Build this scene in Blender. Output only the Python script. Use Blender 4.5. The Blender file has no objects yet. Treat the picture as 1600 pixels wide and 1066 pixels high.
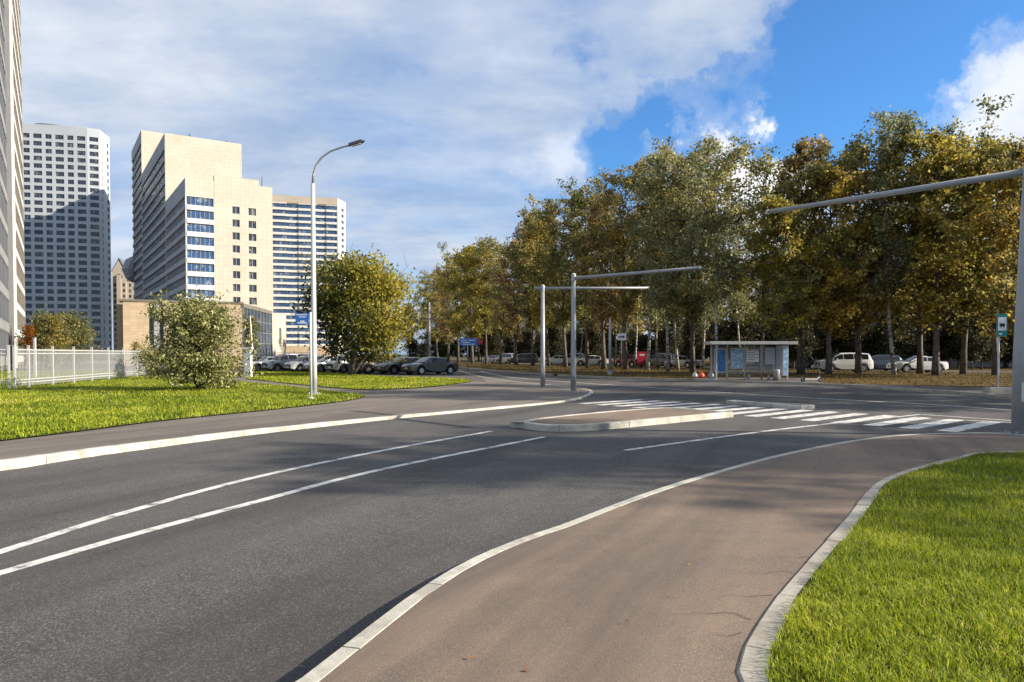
import bpy, bmesh, math, random
import numpy as np
from mathutils import Vector, Matrix
from mathutils.geometry import tessellate_polygon
R = math.radians
random.seed(7)
rng = np.random.default_rng(7)
scene = bpy.context.scene
COL = scene.collection

# ------------------------------------------------------------------ camera, world, sun, exposure
CAMH, FPX, PITCH = 1.7, 1156.0, R(-1.4)
CY = 582.0        # image row of the optical axis (lens shifted up)
cam = bpy.data.objects.new('camera', bpy.data.cameras.new('camera'))
COL.objects.link(cam)
cam.location = (0, 0, CAMH)
cam.rotation_euler = (R(90) + PITCH, 0, 0)
cam.data.sensor_width = 36
cam.data.lens = FPX / 1600 * 36
cam.data.clip_end = 6000
cam.data.shift_y = (CY-533)/1600
scene.camera = cam
SUN_EL, SUN_AZ = R(25), R(-8)          # azimuth from +X towards +Y
SD = Vector((math.cos(SUN_EL)*math.cos(SUN_AZ), math.cos(SUN_EL)*math.sin(SUN_AZ), math.sin(SUN_EL)))
sun = bpy.data.objects.new('sun', bpy.data.lights.new('sun', 'SUN'))
COL.objects.link(sun)
sun.data.energy = 4.6
sun.data.angle = R(0.5)
sun.data.color = (1.0, 0.9, 0.76)
sun.rotation_euler = SD.to_track_quat('Z', 'Y').to_euler()
scene.view_settings.view_transform = 'Standard'
scene.view_settings.look = 'None'
scene.view_settings.exposure = 1.1
scene.view_settings.gamma = 1
scene.view_settings.use_curve_mapping = False
scene.render.engine = 'CYCLES'
scene.cycles.use_denoising = True
scene.cycles.max_bounces = 6
scene.cycles.transparent_max_bounces = 6

w = bpy.data.worlds.new('World'); scene.world = w; w.use_nodes = True
nt = w.node_tree; nt.nodes.clear()
def N(t, typ, **kw):
    n = t.nodes.new(typ)
    for k, v in kw.items():
        if k.startswith('i_'):
            key = k[2:]
            n.inputs[int(key) if key.isdigit() else key].default_value = v
        else:
            setattr(n, k, v)
    return n
def math_node(t, op, a, b=None, clamp=False):
    n = t.nodes.new('ShaderNodeMath'); n.operation = op; n.use_clamp = clamp
    for i, v in enumerate((a, b)):
        if v is None: continue
        if isinstance(v, (int, float)): n.inputs[i].default_value = v
        else: t.links.new(v, n.inputs[i])
    return n.outputs[0]
def ramp(t, fac, stops, interp='LINEAR'):
    n = t.nodes.new('ShaderNodeValToRGB'); cr = n.color_ramp; cr.interpolation = interp
    while len(cr.elements) > 1: cr.elements.remove(cr.elements[-1])
    cr.elements[0].position = stops[0][0]; cr.elements[0].color = (*stops[0][1], 1) if len(stops[0][1]) == 3 else stops[0][1]
    for p, c in stops[1:]:
        e = cr.elements.new(p); e.color = (*c, 1)
    if fac is not None: t.links.new(fac, n.inputs[0])
    return n.outputs[0]
def mixc(t, fac, a, b, blend='MIX'):
    n = t.nodes.new('ShaderNodeMix'); n.data_type = 'RGBA'; n.blend_type = blend
    for s, v in ((n.inputs[0], fac), (n.inputs[6], a), (n.inputs[7], b)):
        if isinstance(v, (int, float)): s.default_value = v
        elif isinstance(v, tuple): s.default_value = (*v, 1)
        else: t.links.new(v, s)
    return n.outputs[2]

sky = N(nt, 'ShaderNodeTexSky', sky_type='NISHITA', sun_disc=False)
sky.sun_elevation = SUN_EL
sky.sun_rotation = R(90) - SUN_AZ
sky.altitude = 150; sky.air_density = 1.0; sky.dust_density = 0.6; sky.ozone_density = 2.5
tc = N(nt, 'ShaderNodeTexCoord')
sep = N(nt, 'ShaderNodeSeparateXYZ'); nt.links.new(tc.outputs['Generated'], sep.inputs[0])
zz = math_node(nt, 'ADD', math_node(nt, 'MAXIMUM', sep.outputs[2], 0.0), 0.16)
px_ = math_node(nt, 'DIVIDE', sep.outputs[0], zz)
py_ = math_node(nt, 'DIVIDE', sep.outputs[1], zz)
cmb = N(nt, 'ShaderNodeCombineXYZ'); nt.links.new(px_, cmb.inputs[0]); nt.links.new(py_, cmb.inputs[1])
cmb.inputs[2].default_value = 3.7
big = N(nt, 'ShaderNodeTexNoise', i_Scale=0.62, i_Detail=9.0, i_Roughness=0.56, i_Distortion=0.35)
nt.links.new(cmb.outputs[0], big.inputs['Vector'])
fine = N(nt, 'ShaderNodeTexNoise', i_Scale=1.5, i_Detail=8.0, i_Roughness=0.6)
mp = N(nt, 'ShaderNodeMapping'); mp.inputs['Location'].default_value = (4.2, 1.3, 0); mp.inputs['Scale'].default_value = (0.75, 1.2, 1)
nt.links.new(cmb.outputs[0], mp.inputs[0]); nt.links.new(mp.outputs[0], fine.inputs['Vector'])
def dirv(px, py):
    dx, dz = (px-800)/FPX, -(py-CY)/FPX
    v = Vector((dx, math.cos(PITCH)-dz*math.sin(PITCH), math.sin(PITCH)+dz*math.cos(PITCH)))
    return v.normalized()
wn = N(nt, 'ShaderNodeTexNoise', i_Scale=7.0, i_Detail=7.0, i_Roughness=0.62)
nt.links.new(tc.outputs['Generated'], wn.inputs['Vector'])
wv = N(nt, 'ShaderNodeVectorMath', operation='SUBTRACT'); nt.links.new(wn.outputs['Color'], wv.inputs[0]); wv.inputs[1].default_value = (0.5, 0.5, 0.5)
ws = N(nt, 'ShaderNodeVectorMath', operation='SCALE'); nt.links.new(wv.outputs[0], ws.inputs[0]); ws.inputs['Scale'].default_value = 0.34
wa = N(nt, 'ShaderNodeVectorMath', operation='ADD'); nt.links.new(tc.outputs['Generated'], wa.inputs[0]); nt.links.new(ws.outputs[0], wa.inputs[1])
wz = N(nt, 'ShaderNodeVectorMath', operation='NORMALIZE'); nt.links.new(wa.outputs[0], wz.inputs[0])
WARP = wz.outputs[0]
def lobe(px, py, half_deg, amp):
    """soft opening in (or thickening of) the cloud deck around one direction of the sky"""
    d = N(nt, 'ShaderNodeVectorMath', operation='DOT_PRODUCT')
    nt.links.new(WARP, d.inputs[0]); d.inputs[1].default_value = dirv(px, py)
    a = math_node(nt, 'ARCCOSINE', math_node(nt, 'MINIMUM', d.outputs['Value'], 0.99999))
    x = math_node(nt, 'DIVIDE', a, R(half_deg))
    return math_node(nt, 'MULTIPLY', math_node(nt, 'EXPONENT', math_node(nt, 'MULTIPLY', math_node(nt, 'MULTIPLY', x, x), -1.0)), amp)
cov = math_node(nt, 'ADD', big.outputs['Fac'], 0.17)
for a in ((1420, 70, 8.0, -0.36), (1270, 160, 6.0, -0.30), (1060, 222, 5.5, -0.26), (950, 242, 4.0, -0.14), (1185, 262, 4.2, 0.46), (1110, 50, 6.5, 0.22),
          (1580, 165, 7.0, 0.30), (1700, -60, 9.0, -0.2), (330, 45, 4, -0.10), (600, 20, 4, -0.08), (620, 330, 6, -0.05), (500, 180, 14, 0.06)):
    cov = math_node(nt, 'ADD', cov, lobe(*a))
mask = ramp(nt, cov, [(0.44, (0, 0, 0)), (0.52, (0.25,)*3), (0.60, (0.72,)*3), (0.70, (0.97,)*3)], 'EASE')
ccol = ramp(nt, fine.outputs['Fac'], [(0.30, (2.0, 2.8, 4.2)), (0.44, (2.9, 3.6, 4.8)), (0.56, (4.0, 4.5, 5.3)), (0.70, (5.3, 5.6, 6.1))])
wlobe = math_node(nt, 'MINIMUM', math_node(nt, 'ADD', lobe(1570, 170, 7.0, 0.65), math_node(nt, 'ADD', lobe(1185, 262, 4.5, 1.2), lobe(860, 245, 3.0, 0.7))), 1.0)
ccol = mixc(nt, wlobe, ccol, (7.4, 7.4, 7.4))
blue = mixc(nt, 1.0, sky.outputs[0], (0.50, 0.90, 1.28), 'MULTIPLY')
skyc = mixc(nt, mask, blue, ccol)
bg = N(nt, 'ShaderNodeBackground'); bg.inputs['Strength'].default_value = 0.075
nt.links.new(skyc, bg.inputs['Color'])
wo = N(nt, 'ShaderNodeOutputWorld'); nt.links.new(bg.outputs[0], wo.inputs['Surface'])

# ------------------------------------------------------------------ helpers
def ray(px, py):
    dx, dz = (px-800)/FPX, -(py-CY)/FPX
    return Vector((dx, math.cos(PITCH)-dz*math.sin(PITCH), math.sin(PITCH)+dz*math.cos(PITCH)))
def G(px, py, z=0.0):
    d = ray(px, py); t = (z-CAMH)/d.z
    return (d.x*t, d.y*t)
def AT(px, py, Y):
    d = ray(px, py); t = Y/d.y
    return Vector((d.x*t, Y, CAMH+d.z*t))
def PX(px, Y): return (px-800)/FPX*Y

def tag(o, label=None, cat=None, group=None, kind=None):
    if label: o['label'] = label
    if cat: o['category'] = cat
    if group: o['group'] = group
    if kind: o['kind'] = kind
    return o
def thing(name, label, cat, loc=(0, 0, 0), rz=0.0, group=None):
    o = bpy.data.objects.new(name, None); COL.objects.link(o)
    o.empty_display_size = 0.3
    o.location = loc; o.rotation_euler = (0, 0, rz)
    return tag(o, label, cat, group)
def link(name, mesh, parent=None, loc=None, rz=None, kind=None):
    o = bpy.data.objects.new(name, mesh); COL.objects.link(o)
    if parent: o.parent = parent
    if loc is not None: o.location = loc
    if rz is not None: o.rotation_euler = (0, 0, rz)
    if kind: o['kind'] = kind
    return o
def copy_tree(o, parent=None):
    c = o.copy(); COL.objects.link(c)
    if parent: c.parent = parent
    for ch in o.children: copy_tree(ch, c)
    return c

class MB:
    def __init__(s): s.v = []; s.f = []; s.m = []
    def add(s, vs, fs, mi=0):
        o = len(s.v); s.v += [tuple(p) for p in vs]
        for f in fs: s.f.append(tuple(i+o for i in f)); s.m.append(mi)
        return s
    def box(s, x0, x1, y0, y1, z0, z1, mi=0):
        vs = [(x, y, z) for z in (z0, z1) for y in (y0, y1) for x in (x0, x1)]
        return s.add(vs, [(0, 2, 3, 1), (4, 5, 7, 6), (0, 1, 5, 4), (2, 6, 7, 3), (0, 4, 6, 2), (1, 3, 7, 5)], mi)
    def obox(s, o, a, b, c, mi=0):
        o, a, b, c = map(Vector, (o, a, b, c))
        vs = [o + a*i + b*j + c*k for k in (0, 1) for j in (0, 1) for i in (0, 1)]
        fs = [(0, 2, 3, 1), (4, 5, 7, 6), (0, 1, 5, 4), (2, 6, 7, 3), (0, 4, 6, 2), (1, 3, 7, 5)]
        if a.cross(b).dot(c) < 0: fs = [f[::-1] for f in fs]
        return s.add(vs, fs, mi)
    def prism(s, poly, z0, z1, mi=0):
        n = len(poly)
        area = sum(poly[i][0]*poly[(i+1) % n][1]-poly[(i+1) % n][0]*poly[i][1] for i in range(n))
        if area < 0: poly = poly[::-1]
        vs = [(p[0], p[1], z0) for p in poly] + [(p[0], p[1], z1) for p in poly]
        fs = [tuple(range(n-1, -1, -1)), tuple(range(n, 2*n))] + [(i, (i+1) % n, n+(i+1) % n, n+i) for i in range(n)]
        return s.add(vs, fs, mi)
    def tube(s, path, radii, n=8, mi=0, cap=True):
        path = [Vector(p) for p in path]
        if isinstance(radii, (int, float)): radii = [radii]*len(path)
        vs = []; fs = []
        up = None
        for i, p in enumerate(path):
            d = (path[min(i+1, len(path)-1)]-path[max(i-1, 0)])
            d = d.normalized() if d.length > 1e-9 else Vector((0, 0, 1))
            if up is None:
                up = d.orthogonal().normalized()
            else:
                up = (up - d*up.dot(d)); up = up.normalized() if up.length > 1e-6 else d.orthogonal().normalized()
            r = d.cross(up)
            for k in range(n):
                a = 2*math.pi*k/n
                vs.append(p + (up*math.cos(a)+r*math.sin(a))*radii[i])
        for i in range(len(path)-1):
            for k in range(n):
                a, b = i*n+k, i*n+(k+1) % n
                fs.append((a, b, b+n, a+n))
        if cap:
            fs.append(tuple(range(n-1, -1, -1)))
            L = (len(path)-1)*n
            fs.append(tuple(range(L, L+n)))
        return s.add(vs, fs, mi)
    def mesh(s, name, *mats, smooth=False):
        me = bpy.data.meshes.new(name); me.from_pydata(s.v, [], s.f)
        for m in mats: me.materials.append(m)
        if len(mats) > 1: me.polygons.foreach_set('material_index', s.m)
        if smooth: me.polygons.foreach_set('use_smooth', [True]*len(s.f))
        me.update()
        return me
    def build(s, name, mat, parent=None, smooth=False, loc=None, rz=None, kind=None):
        mats = mat if isinstance(mat, (list, tuple)) else [mat]
        return link(name, s.mesh(name, *mats, smooth=smooth), parent, loc, rz, kind)

def np_mesh(name, verts, loops, per, mat, attr=None, smooth=False):
    """verts (V,3); loops flat ints; per = corners per face (all equal)"""
    me = bpy.data.meshes.new(name)
    V = len(verts); F = len(loops)//per
    me.vertices.add(V); me.vertices.foreach_set('co', np.ascontiguousarray(verts, dtype=np.float32).ravel())
    me.loops.add(len(loops)); me.loops.foreach_set('vertex_index', np.ascontiguousarray(loops, dtype=np.int32))
    me.polygons.add(F)
    me.polygons.foreach_set('loop_start', np.arange(0, F*per, per, dtype=np.int32))
    if smooth: me.polygons.foreach_set('use_smooth', np.ones(F, dtype=bool))
    me.materials.append(mat)
    if attr is not None:
        a = me.attributes.new('lv', 'FLOAT', 'POINT'); a.data.foreach_set('value', np.ascontiguousarray(attr, dtype=np.float32))
    me.update(calc_edges=True)
    return me

# ------------------------------------------------------------------ materials
def new_mat(name):
    m = bpy.data.materials.new(name); m.use_nodes = True
    t = m.node_tree
    return m, t, t.nodes['Principled BSDF']
def coords(t, scale=(1, 1, 1), world=True):
    if world:
        g = t.nodes.new('ShaderNodeNewGeometry').outputs['Position']
    else:
        g = t.nodes.new('ShaderNodeTexCoord').outputs['Object']
    mpn = t.nodes.new('ShaderNodeMapping'); mpn.inputs['Scale'].default_value = scale
    t.links.new(g, mpn.inputs[0]); return mpn.outputs[0]
def noise(t, vec, scale, detail=4.0, rough=0.55, dist=0.0):
    n = N(t, 'ShaderNodeTexNoise', i_Scale=scale, i_Detail=detail, i_Roughness=rough, i_Distortion=dist)
    t.links.new(vec, n.inputs['Vector']); return n.outputs['Fac']
def bump(t, bs, h, strength=0.3, dist=0.02):
    b = N(t, 'ShaderNodeBump', i_Strength=strength, i_Distance=dist)
    t.links.new(h, b.inputs['Height']); t.links.new(b.outputs[0], bs.inputs['Normal'])
def simple(name, col, rough=0.6, metal=0.0, var=0.12, scale=3.0, world=False, spec=0.5, bumpy=0.0):
    m, t, b = new_mat(name)
    v = coords(t, world=world)
    n = noise(t, v, scale, 5.0)
    lo = tuple(c*(1-var) for c in col); hi = tuple(min(1, c*(1+var)) for c in col)
    t.links.new(ramp(t, n, [(0.3, lo), (0.7, hi)]), b.inputs['Base Color'])
    b.inputs['Roughness'].default_value = rough; b.inputs['Metallic'].default_value = metal
    b.inputs['Specular IOR Level'].default_value = spec
    if bumpy: bump(t, b, noise(t, v, scale*12, 3.0), bumpy, 0.01)
    return m

def asphalt_mat(name, c0, c1, speck, streak=0.0, dark=0.7, grain=70.0):
    m, t, b = new_mat(name)
    v = coords(t)
    stains = noise(t, v, 0.35, 6.0, 0.6, 0.4)
    mid = noise(t, v, 3.0, 4.0)
    fine_ = noise(t, v, grain, 4.0, 0.75)
    vor = N(t, 'ShaderNodeTexVoronoi', i_Scale=105.0); t.links.new(v, vor.inputs['Vector'])
    col = ramp(t, stains, [(0.3, c0), (0.68, c1)])
    col = mixc(t, 0.3, col, ramp(t, mid, [(0.35, c0), (0.65, c1)]))
    col = mixc(t, math_node(t, 'MULTIPLY', ramp(t, vor.outputs['Color'], [(0.55, (0, 0, 0)), (0.85, (1, 1, 1))]), 0.6), col, speck)
    col = mixc(t, ramp(t, fine_, [(0.34, (dark,)*3), (0.48, (0, 0, 0))]), col, tuple(c*0.25 for c in c0))
    if streak:
        v1 = coords(t); v1.node.inputs['Rotation'].default_value = (0, 0, R(-66))
        sc_ = N(t, 'ShaderNodeMapping'); sc_.inputs['Scale'].default_value = (0.10, 1.1, 1); t.links.new(v1, sc_.inputs[0])
        s = noise(t, sc_.outputs[0], 1.1, 7.0, 0.62, 0.25)
        s2 = noise(t, sc_.outputs[0], 0.45, 5.0, 0.6, 0.3)
        col = mixc(t, math_node(t, 'MULTIPLY', ramp(t, s2, [(0.46, (0, 0, 0)), (0.58, (1, 1, 1))]), 0.6), col, tuple(c*0.8 for c in c0))
        col = mixc(t, math_node(t, 'MULTIPLY', ramp(t, s, [(0.46, (0, 0, 0)), (0.62, (1, 1, 1))]), streak), col, tuple(c*1.55 for c in c1))
    t.links.new(col, b.inputs['Base Color'])
    b.inputs['Roughness'].default_value = 0.86
    b.inputs['Specular IOR Level'].default_value = 0.3
    bump(t, b, fine_, 0.55, 0.008)
    return m
M = {}
M['asphalt'] = asphalt_mat('asphalt', (0.046, 0.043, 0.041), (0.088, 0.082, 0.077), (0.27, 0.25, 0.235), 0.2, 0.85)
M['footpath'] = asphalt_mat('footpath_asphalt', (0.118, 0.096, 0.080), (0.238, 0.168, 0.118), (0.30, 0.23, 0.17), 0.22, 0.4, 90.0)
M['left_path'] = asphalt_mat('grey_footpath_asphalt', (0.108, 0.094, 0.081), (0.195, 0.164, 0.134), (0.24, 0.21, 0.18), 0.2, 0.4, 90.0)
M['yard'] = asphalt_mat('yard_asphalt', (0.085, 0.075, 0.068), (0.125, 0.108, 0.094), (0.16, 0.145, 0.13), 0.1)
def paint_mat():
    m, t, b = new_mat('road_paint')
    v = coords(t)
    wear = noise(t, v, 4.0, 10.0, 0.75)
    c = ramp(t, wear, [(0.385, (0.13, 0.125, 0.12)), (0.445, (0.44, 0.42, 0.39)), (0.53, (0.63, 0.61, 0.57)), (0.7, (0.72, 0.70, 0.65))])
    t.links.new(c, b.inputs['Base Color']); b.inputs['Roughness'].default_value = 0.7
    bump(t, b, noise(t, v, 60.0, 3.0), 0.3, 0.004)
    return m
M['paint'] = paint_mat()
def stone_mat(name, c0, c1, dirt):
    m, t, b = new_mat(name)
    v = coords(t)
    oi = N(t, 'ShaderNodeObjectInfo')
    c = ramp(t, noise(t, v, 22.0, 6.0, 0.7), [(0.32, c0), (0.65, c1)])
    c = mixc(t, 1.0, c, ramp(t, oi.outputs['Random'], [(0, (0.80, 0.79, 0.77)), (1, (1.0, 1.0, 1.0))]), 'MULTIPLY')
    d = noise(t, v, 1.9, 7.0, 0.7, 0.6)
    c = mixc(t, math_node(t, 'MULTIPLY', ramp(t, d, [(0.47, (0, 0, 0)), (0.64, (1, 1, 1))]), 0.75), c, dirt)
    t.links.new(c, b.inputs['Base Color']); b.inputs['Roughness'].default_value = 0.8
    bump(t, b, noise(t, v, 60.0, 4.0), 0.45, 0.006)
    return m
M['kerb'] = stone_mat('kerb_granite', (0.44, 0.42, 0.36), (0.60, 0.57, 0.49), (0.24, 0.22, 0.18))
M['edging'] = stone_mat('edging_concrete', (0.34, 0.31, 0.26), (0.46, 0.42, 0.35), (0.20, 0.17, 0.13))
def grass_ground(name, a, b_, c):
    m, t, b = new_mat(name)
    v = coords(t)
    col = ramp(t, noise(t, v, 0.6, 7.0, 0.65, 0.4), [(0.3, a), (0.55, b_), (0.72, c)])
    col = mixc(t, 0.4, col, ramp(t, noise(t, v, 14.0, 5.0, 0.7), [(0.3, tuple(x*0.4 for x in a)), (0.7, c)]))
    t.links.new(col, b.inputs['Base Color']); b.inputs['Roughness'].default_value = 0.95
    b.inputs['Specular IOR Level'].default_value = 0.1
    bump(t, b, noise(t, v, 30.0, 5.0, 0.7), 0.9, 0.05)
    return m
M['lawn'] = grass_ground('lawn_soil', (0.035, 0.050, 0.012), (0.06, 0.085, 0.016), (0.11, 0.11, 0.035))
M['verge'] = grass_ground('verge_soil', (0.07, 0.055, 0.025), (0.11, 0.075, 0.028), (0.16, 0.095, 0.03))
M['ground'] = grass_ground('ground_soil', (0.06, 0.065, 0.035), (0.08, 0.08, 0.04), (0.11, 0.1, 0.06))
def leaf_mat(name, stops, patch=None, trans=0.52, vari=0.40, patch_scale=0.35, cut=(0.46, 0.6)):
    m, t, b = new_mat(name)
    at = N(t, 'ShaderNodeAttribute', attribute_name='lv')
    c = ramp(t, at.outputs['Fac'], stops)
    if patch:
        tco = t.nodes.new('ShaderNodeTexCoord').outputs['Object']
        oi0 = N(t, 'ShaderNodeObjectInfo')
        ad = N(t, 'ShaderNodeVectorMath', operation='ADD'); t.links.new(tco, ad.inputs[0])
        sc = N(t, 'ShaderNodeVectorMath', operation='SCALE'); sc.inputs[0].default_value = (37, 91, 53)
        t.links.new(oi0.outputs['Random'], sc.inputs['Scale']); t.links.new(sc.outputs[0], ad.inputs[1])
        pn = noise(t, ad.outputs[0], patch_scale, 3.0)
        c = mixc(t, ramp(t, pn, [(cut[0], (0, 0, 0)), (cut[1], (1, 1, 1))]), c, ramp(t, at.outputs['Fac'], patch))
    oi = N(t, 'ShaderNodeObjectInfo')
    hsv = N(t, 'ShaderNodeHueSaturation')
    t.links.new(c, hsv.inputs['Color'])
    val = math_node(t, 'ADD', math_node(t, 'MULTIPLY', oi.outputs['Random'], vari), 1-vari/2)
    t.links.new(val, hsv.inputs['Value'])
    hue = math_node(t, 'ADD', math_node(t, 'MULTIPLY', oi.outputs['Random'], -0.03), 0.515)
    t.links.new(hue, hsv.inputs['Hue'])
    c = hsv.outputs[0]
    t.links.new(c, b.inputs['Base Color'])
    b.inputs['Roughness'].default_value = 0.6; b.inputs['Specular IOR Level'].default_value = 0.25
    tr = N(t, 'ShaderNodeBsdfTranslucent'); t.links.new(c, tr.inputs['Color'])
    mx = N(t, 'ShaderNodeMixShader'); mx.inputs[0].default_value = trans
    t.links.new(b.outputs[0], mx.inputs[1]); t.links.new(tr.outputs[0], mx.inputs[2])
    t.links.new(mx.outputs[0], t.nodes['Material Output'].inputs['Surface'])
    return m
OL = [(0.0, (0.096, 0.102, 0.038)), (0.5, (0.237, 0.224, 0.077)), (0.85, (0.422, 0.365, 0.109)), (1.0, (0.614, 0.512, 0.179))]
GG = [(0.0, (0.098, 0.110, 0.055)), (0.5, (0.220, 0.232, 0.110)), (0.9, (0.415, 0.403, 0.183)), (1.0, (0.586, 0.549, 0.268))]
YE = [(0.0, (0.195, 0.134, 0.029)), (0.5, (0.415, 0.305, 0.051)), (0.9, (0.634, 0.476, 0.079)), (1.0, (0.732, 0.586, 0.146))]
BR = [(0.0, (0.125, 0.085, 0.045)), (0.5, (0.275, 0.194, 0.088)), (0.85, (0.450, 0.312, 0.112)), (1.0, (0.600, 0.438, 0.175))]
M['leaf_olive'] = leaf_mat('olive_leaves', OL, YE, cut=(0.52, 0.66))
M['leaf_birch'] = leaf_mat('birch_leaves', GG, OL)
M['leaf_yellow'] = leaf_mat('yellow_leaves', YE, OL, cut=(0.44, 0.60))
M['leaf_brown'] = leaf_mat('brown_leaves', BR, OL)
M['leaf_lone'] = leaf_mat('turning_and_shaded_leaves', [(0, (0.05, 0.062, 0.018)), (0.3, (0.11, 0.12, 0.03)), (0.55, (0.24, 0.215, 0.04)), (0.8, (0.46, 0.36, 0.05)), (1, (0.62, 0.48, 0.09))], None)
M['leaf_bush'] = leaf_mat('pale_bush_leaves', [(0, (0.07, 0.08, 0.02)), (0.35, (0.20, 0.20, 0.055)), (0.75, (0.42, 0.39, 0.15)), (1, (0.62, 0.57, 0.30))], None, trans=0.3)
M['leaf_shade_tone'] = leaf_mat('undergrowth_leaves_painted_shade', [(0, (0.022, 0.026, 0.012)), (0.6, (0.055, 0.055, 0.024)), (1, (0.12, 0.095, 0.035))], None, trans=0.25)  # leaf colour darkened to stand in for the deep shade under the trees
M['leaf_orange'] = leaf_mat('orange_leaves', [(0, (0.25, 0.07, 0.015)), (1, (0.45, 0.16, 0.03))], None)
M['leaf_green'] = leaf_mat('green_leaves', [(0, (0.07, 0.082, 0.033)), (0.6, (0.18, 0.185, 0.066)), (1, (0.42, 0.37, 0.12))], YE, cut=(0.56, 0.7))
M['litter'] = leaf_mat('fallen_leaves', [(0, (0.12, 0.06, 0.02)), (0.5, (0.24, 0.12, 0.03)), (0.85, (0.33, 0.2, 0.05)), (1, (0.24, 0.12, 0.05))], None, trans=0.1)
M['blade'] = leaf_mat('grass_blades', [(0, (0.10, 0.15, 0.012)), (0.3, (0.25, 0.32, 0.018)), (0.65, (0.46, 0.50, 0.035)), (0.88, (0.60, 0.55, 0.09)), (1, (0.66, 0.55, 0.24))], None, trans=0.45, vari=0.0)
M['blade_dull'] = leaf_mat('dull_grass_blades', [(0, (0.05, 0.055, 0.015)), (0.6, (0.11, 0.10, 0.03)), (1, (0.22, 0.15, 0.06))], None, trans=0.3, vari=0.0)
def bark_mat(name, c0, c1, birch=False):
    m, t, b = new_mat(name)
    v = coords(t, (1, 1, 0.25) if not birch else (1, 1, 2.2), world=False)
    n = noise(t, v, 7.0 if not birch else 2.2, 6.0, 0.7)
    t.links.new(ramp(t, n, [(0.40, c0), (0.56, c1)]), b.inputs['Base Color'])
    b.inputs['Roughness'].default_value = 0.9
    bump(t, b, n, 0.6, 0.03)
    return m
M['bark'] = bark_mat('dark_bark', (0.040, 0.034, 0.029), (0.15, 0.125, 0.10))
M['birch_bark'] = bark_mat('birch_bark', (0.045, 0.04, 0.036), (0.46, 0.44, 0.40), True)
def glass_mat(name, c0, c1, rough=0.08, curtain=0.0, ccol=(0.4, 0.4, 0.38)):
    m, t, b = new_mat(name)
    oi = N(t, 'ShaderNodeObjectInfo')
    v = coords(t)
    n = noise(t, v, 0.35, 4.0)
    c = mixc(t, n, c0, c1)
    c = mixc(t, ramp(t, oi.outputs['Random'], [(0.0, (0.0,)*3), (1.0, (0.55,)*3)]), c, c1)
    if curtain:
        n2 = noise(t, coords(t, (1, 1, 0.6)), 0.55, 2.0, 0.8)
        c = mixc(t, math_node(t, 'MULTIPLY', ramp(t, n2, [(0.56, (0, 0, 0)), (0.62, (1, 1, 1))]), curtain), c, ccol)
    t.links.new(c, b.inputs['Base Color']); b.inputs['Roughness'].default_value = rough
    b.inputs['Specular IOR Level'].default_value = 0.65
    return m
M['glass'] = glass_mat('window_glass', (0.014, 0.019, 0.032), (0.04, 0.048, 0.065), 0.1, 0.35)
M['glass_blue'] = glass_mat('blue_window_glass', (0.018, 0.045, 0.11), (0.045, 0.10, 0.21), 0.07, 0.4, (0.45, 0.5, 0.52))
M['glass_dark'] = glass_mat('dark_window_glass', (0.010, 0.013, 0.022), (0.03, 0.035, 0.05), 0.12, 0.2)
M['glass_grey'] = glass_mat('grey_panel_glass', (0.035, 0.037, 0.038), (0.07, 0.07, 0.068), 0.7, 0.4, (0.14, 0.14, 0.135))
M['glass_grey'].node_tree.nodes['Principled BSDF'].inputs['Specular IOR Level'].default_value = 0.1
M['car_glass'] = glass_mat('car_glass', (0.006, 0.007, 0.009), (0.016, 0.018, 0.022), 0.04)
def tile_mat(name, c, joint, sx, sz, var=0.1, jw=0.02):
    """cladding slabs: fine joints on a facade whose tiles are too small to pick apart"""
    m, t, b = new_mat(name)
    so = t.nodes.new('ShaderNodeSeparateXYZ'); t.links.new(t.nodes.new('ShaderNodeTexCoord').outputs['Object'], so.inputs[0])
    co = t.nodes.new('ShaderNodeCombineXYZ'); t.links.new(math_node(t, 'ADD', so.outputs[0], so.outputs[1]), co.inputs[0]); t.links.new(so.outputs[2], co.inputs[1])
    tcn = co.outputs[0]
    br = N(t, 'ShaderNodeTexBrick', offset=0.0, i_Scale=1.0)
    br.inputs['Mortar Size'].default_value = jw; br.inputs['Brick Width'].default_value = sx; br.inputs['Row Height'].default_value = sz
    br.inputs['Color1'].default_value = (*[x*(1-var) for x in c], 1); br.inputs['Color2'].default_value = (*[min(1, x*(1+var)) for x in c], 1)
    br.inputs['Mortar'].default_value = (*joint, 1); br.inputs['Bias'].default_value = 0.0
    t.links.new(tcn, br.inputs['Vector'])
    wash = noise(t, coords(t), 0.12, 5.0)
    col = mixc(t, 1.0, br.outputs['Color'], ramp(t, wash, [(0.3, (0.86, 0.85, 0.83)), (0.7, (1.0, 1.0, 1.0))]), 'MULTIPLY')
    t.links.new(col, b.inputs['Base Color']); b.inputs['Roughness'].default_value = 0.55
    return m
M['cream'] = tile_mat('cream_cladding', (0.52, 0.475, 0.39), (0.44, 0.395, 0.31), 1.1, 1.1, 0.05, 0.05)
M['sandstone'] = tile_mat('sandstone_cladding', (0.50, 0.395, 0.265), (0.42, 0.32, 0.21), 0.9, 0.45, 0.10, 0.02)
M['white_wall'] = simple('white_facade', (0.46, 0.485, 0.51), 0.6, var=0.06, scale=0.08, world=True)
M['white_band'] = simple('white_bands', (0.60, 0.585, 0.54), 0.6, var=0.06, scale=0.2, world=True)
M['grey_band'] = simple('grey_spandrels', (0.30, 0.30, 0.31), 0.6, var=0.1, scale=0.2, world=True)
M['beige_wall'] = simple('beige_render', (0.42, 0.36, 0.29), 0.8, var=0.1, scale=0.1, world=True)
M['panel_wall'] = simple('panel_block_wall', (0.22, 0.21, 0.215), 0.8, var=0.12, scale=0.4, world=True)
M['dark_core'] = simple('dark_interior', (0.02, 0.021, 0.025), 0.8)
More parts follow.
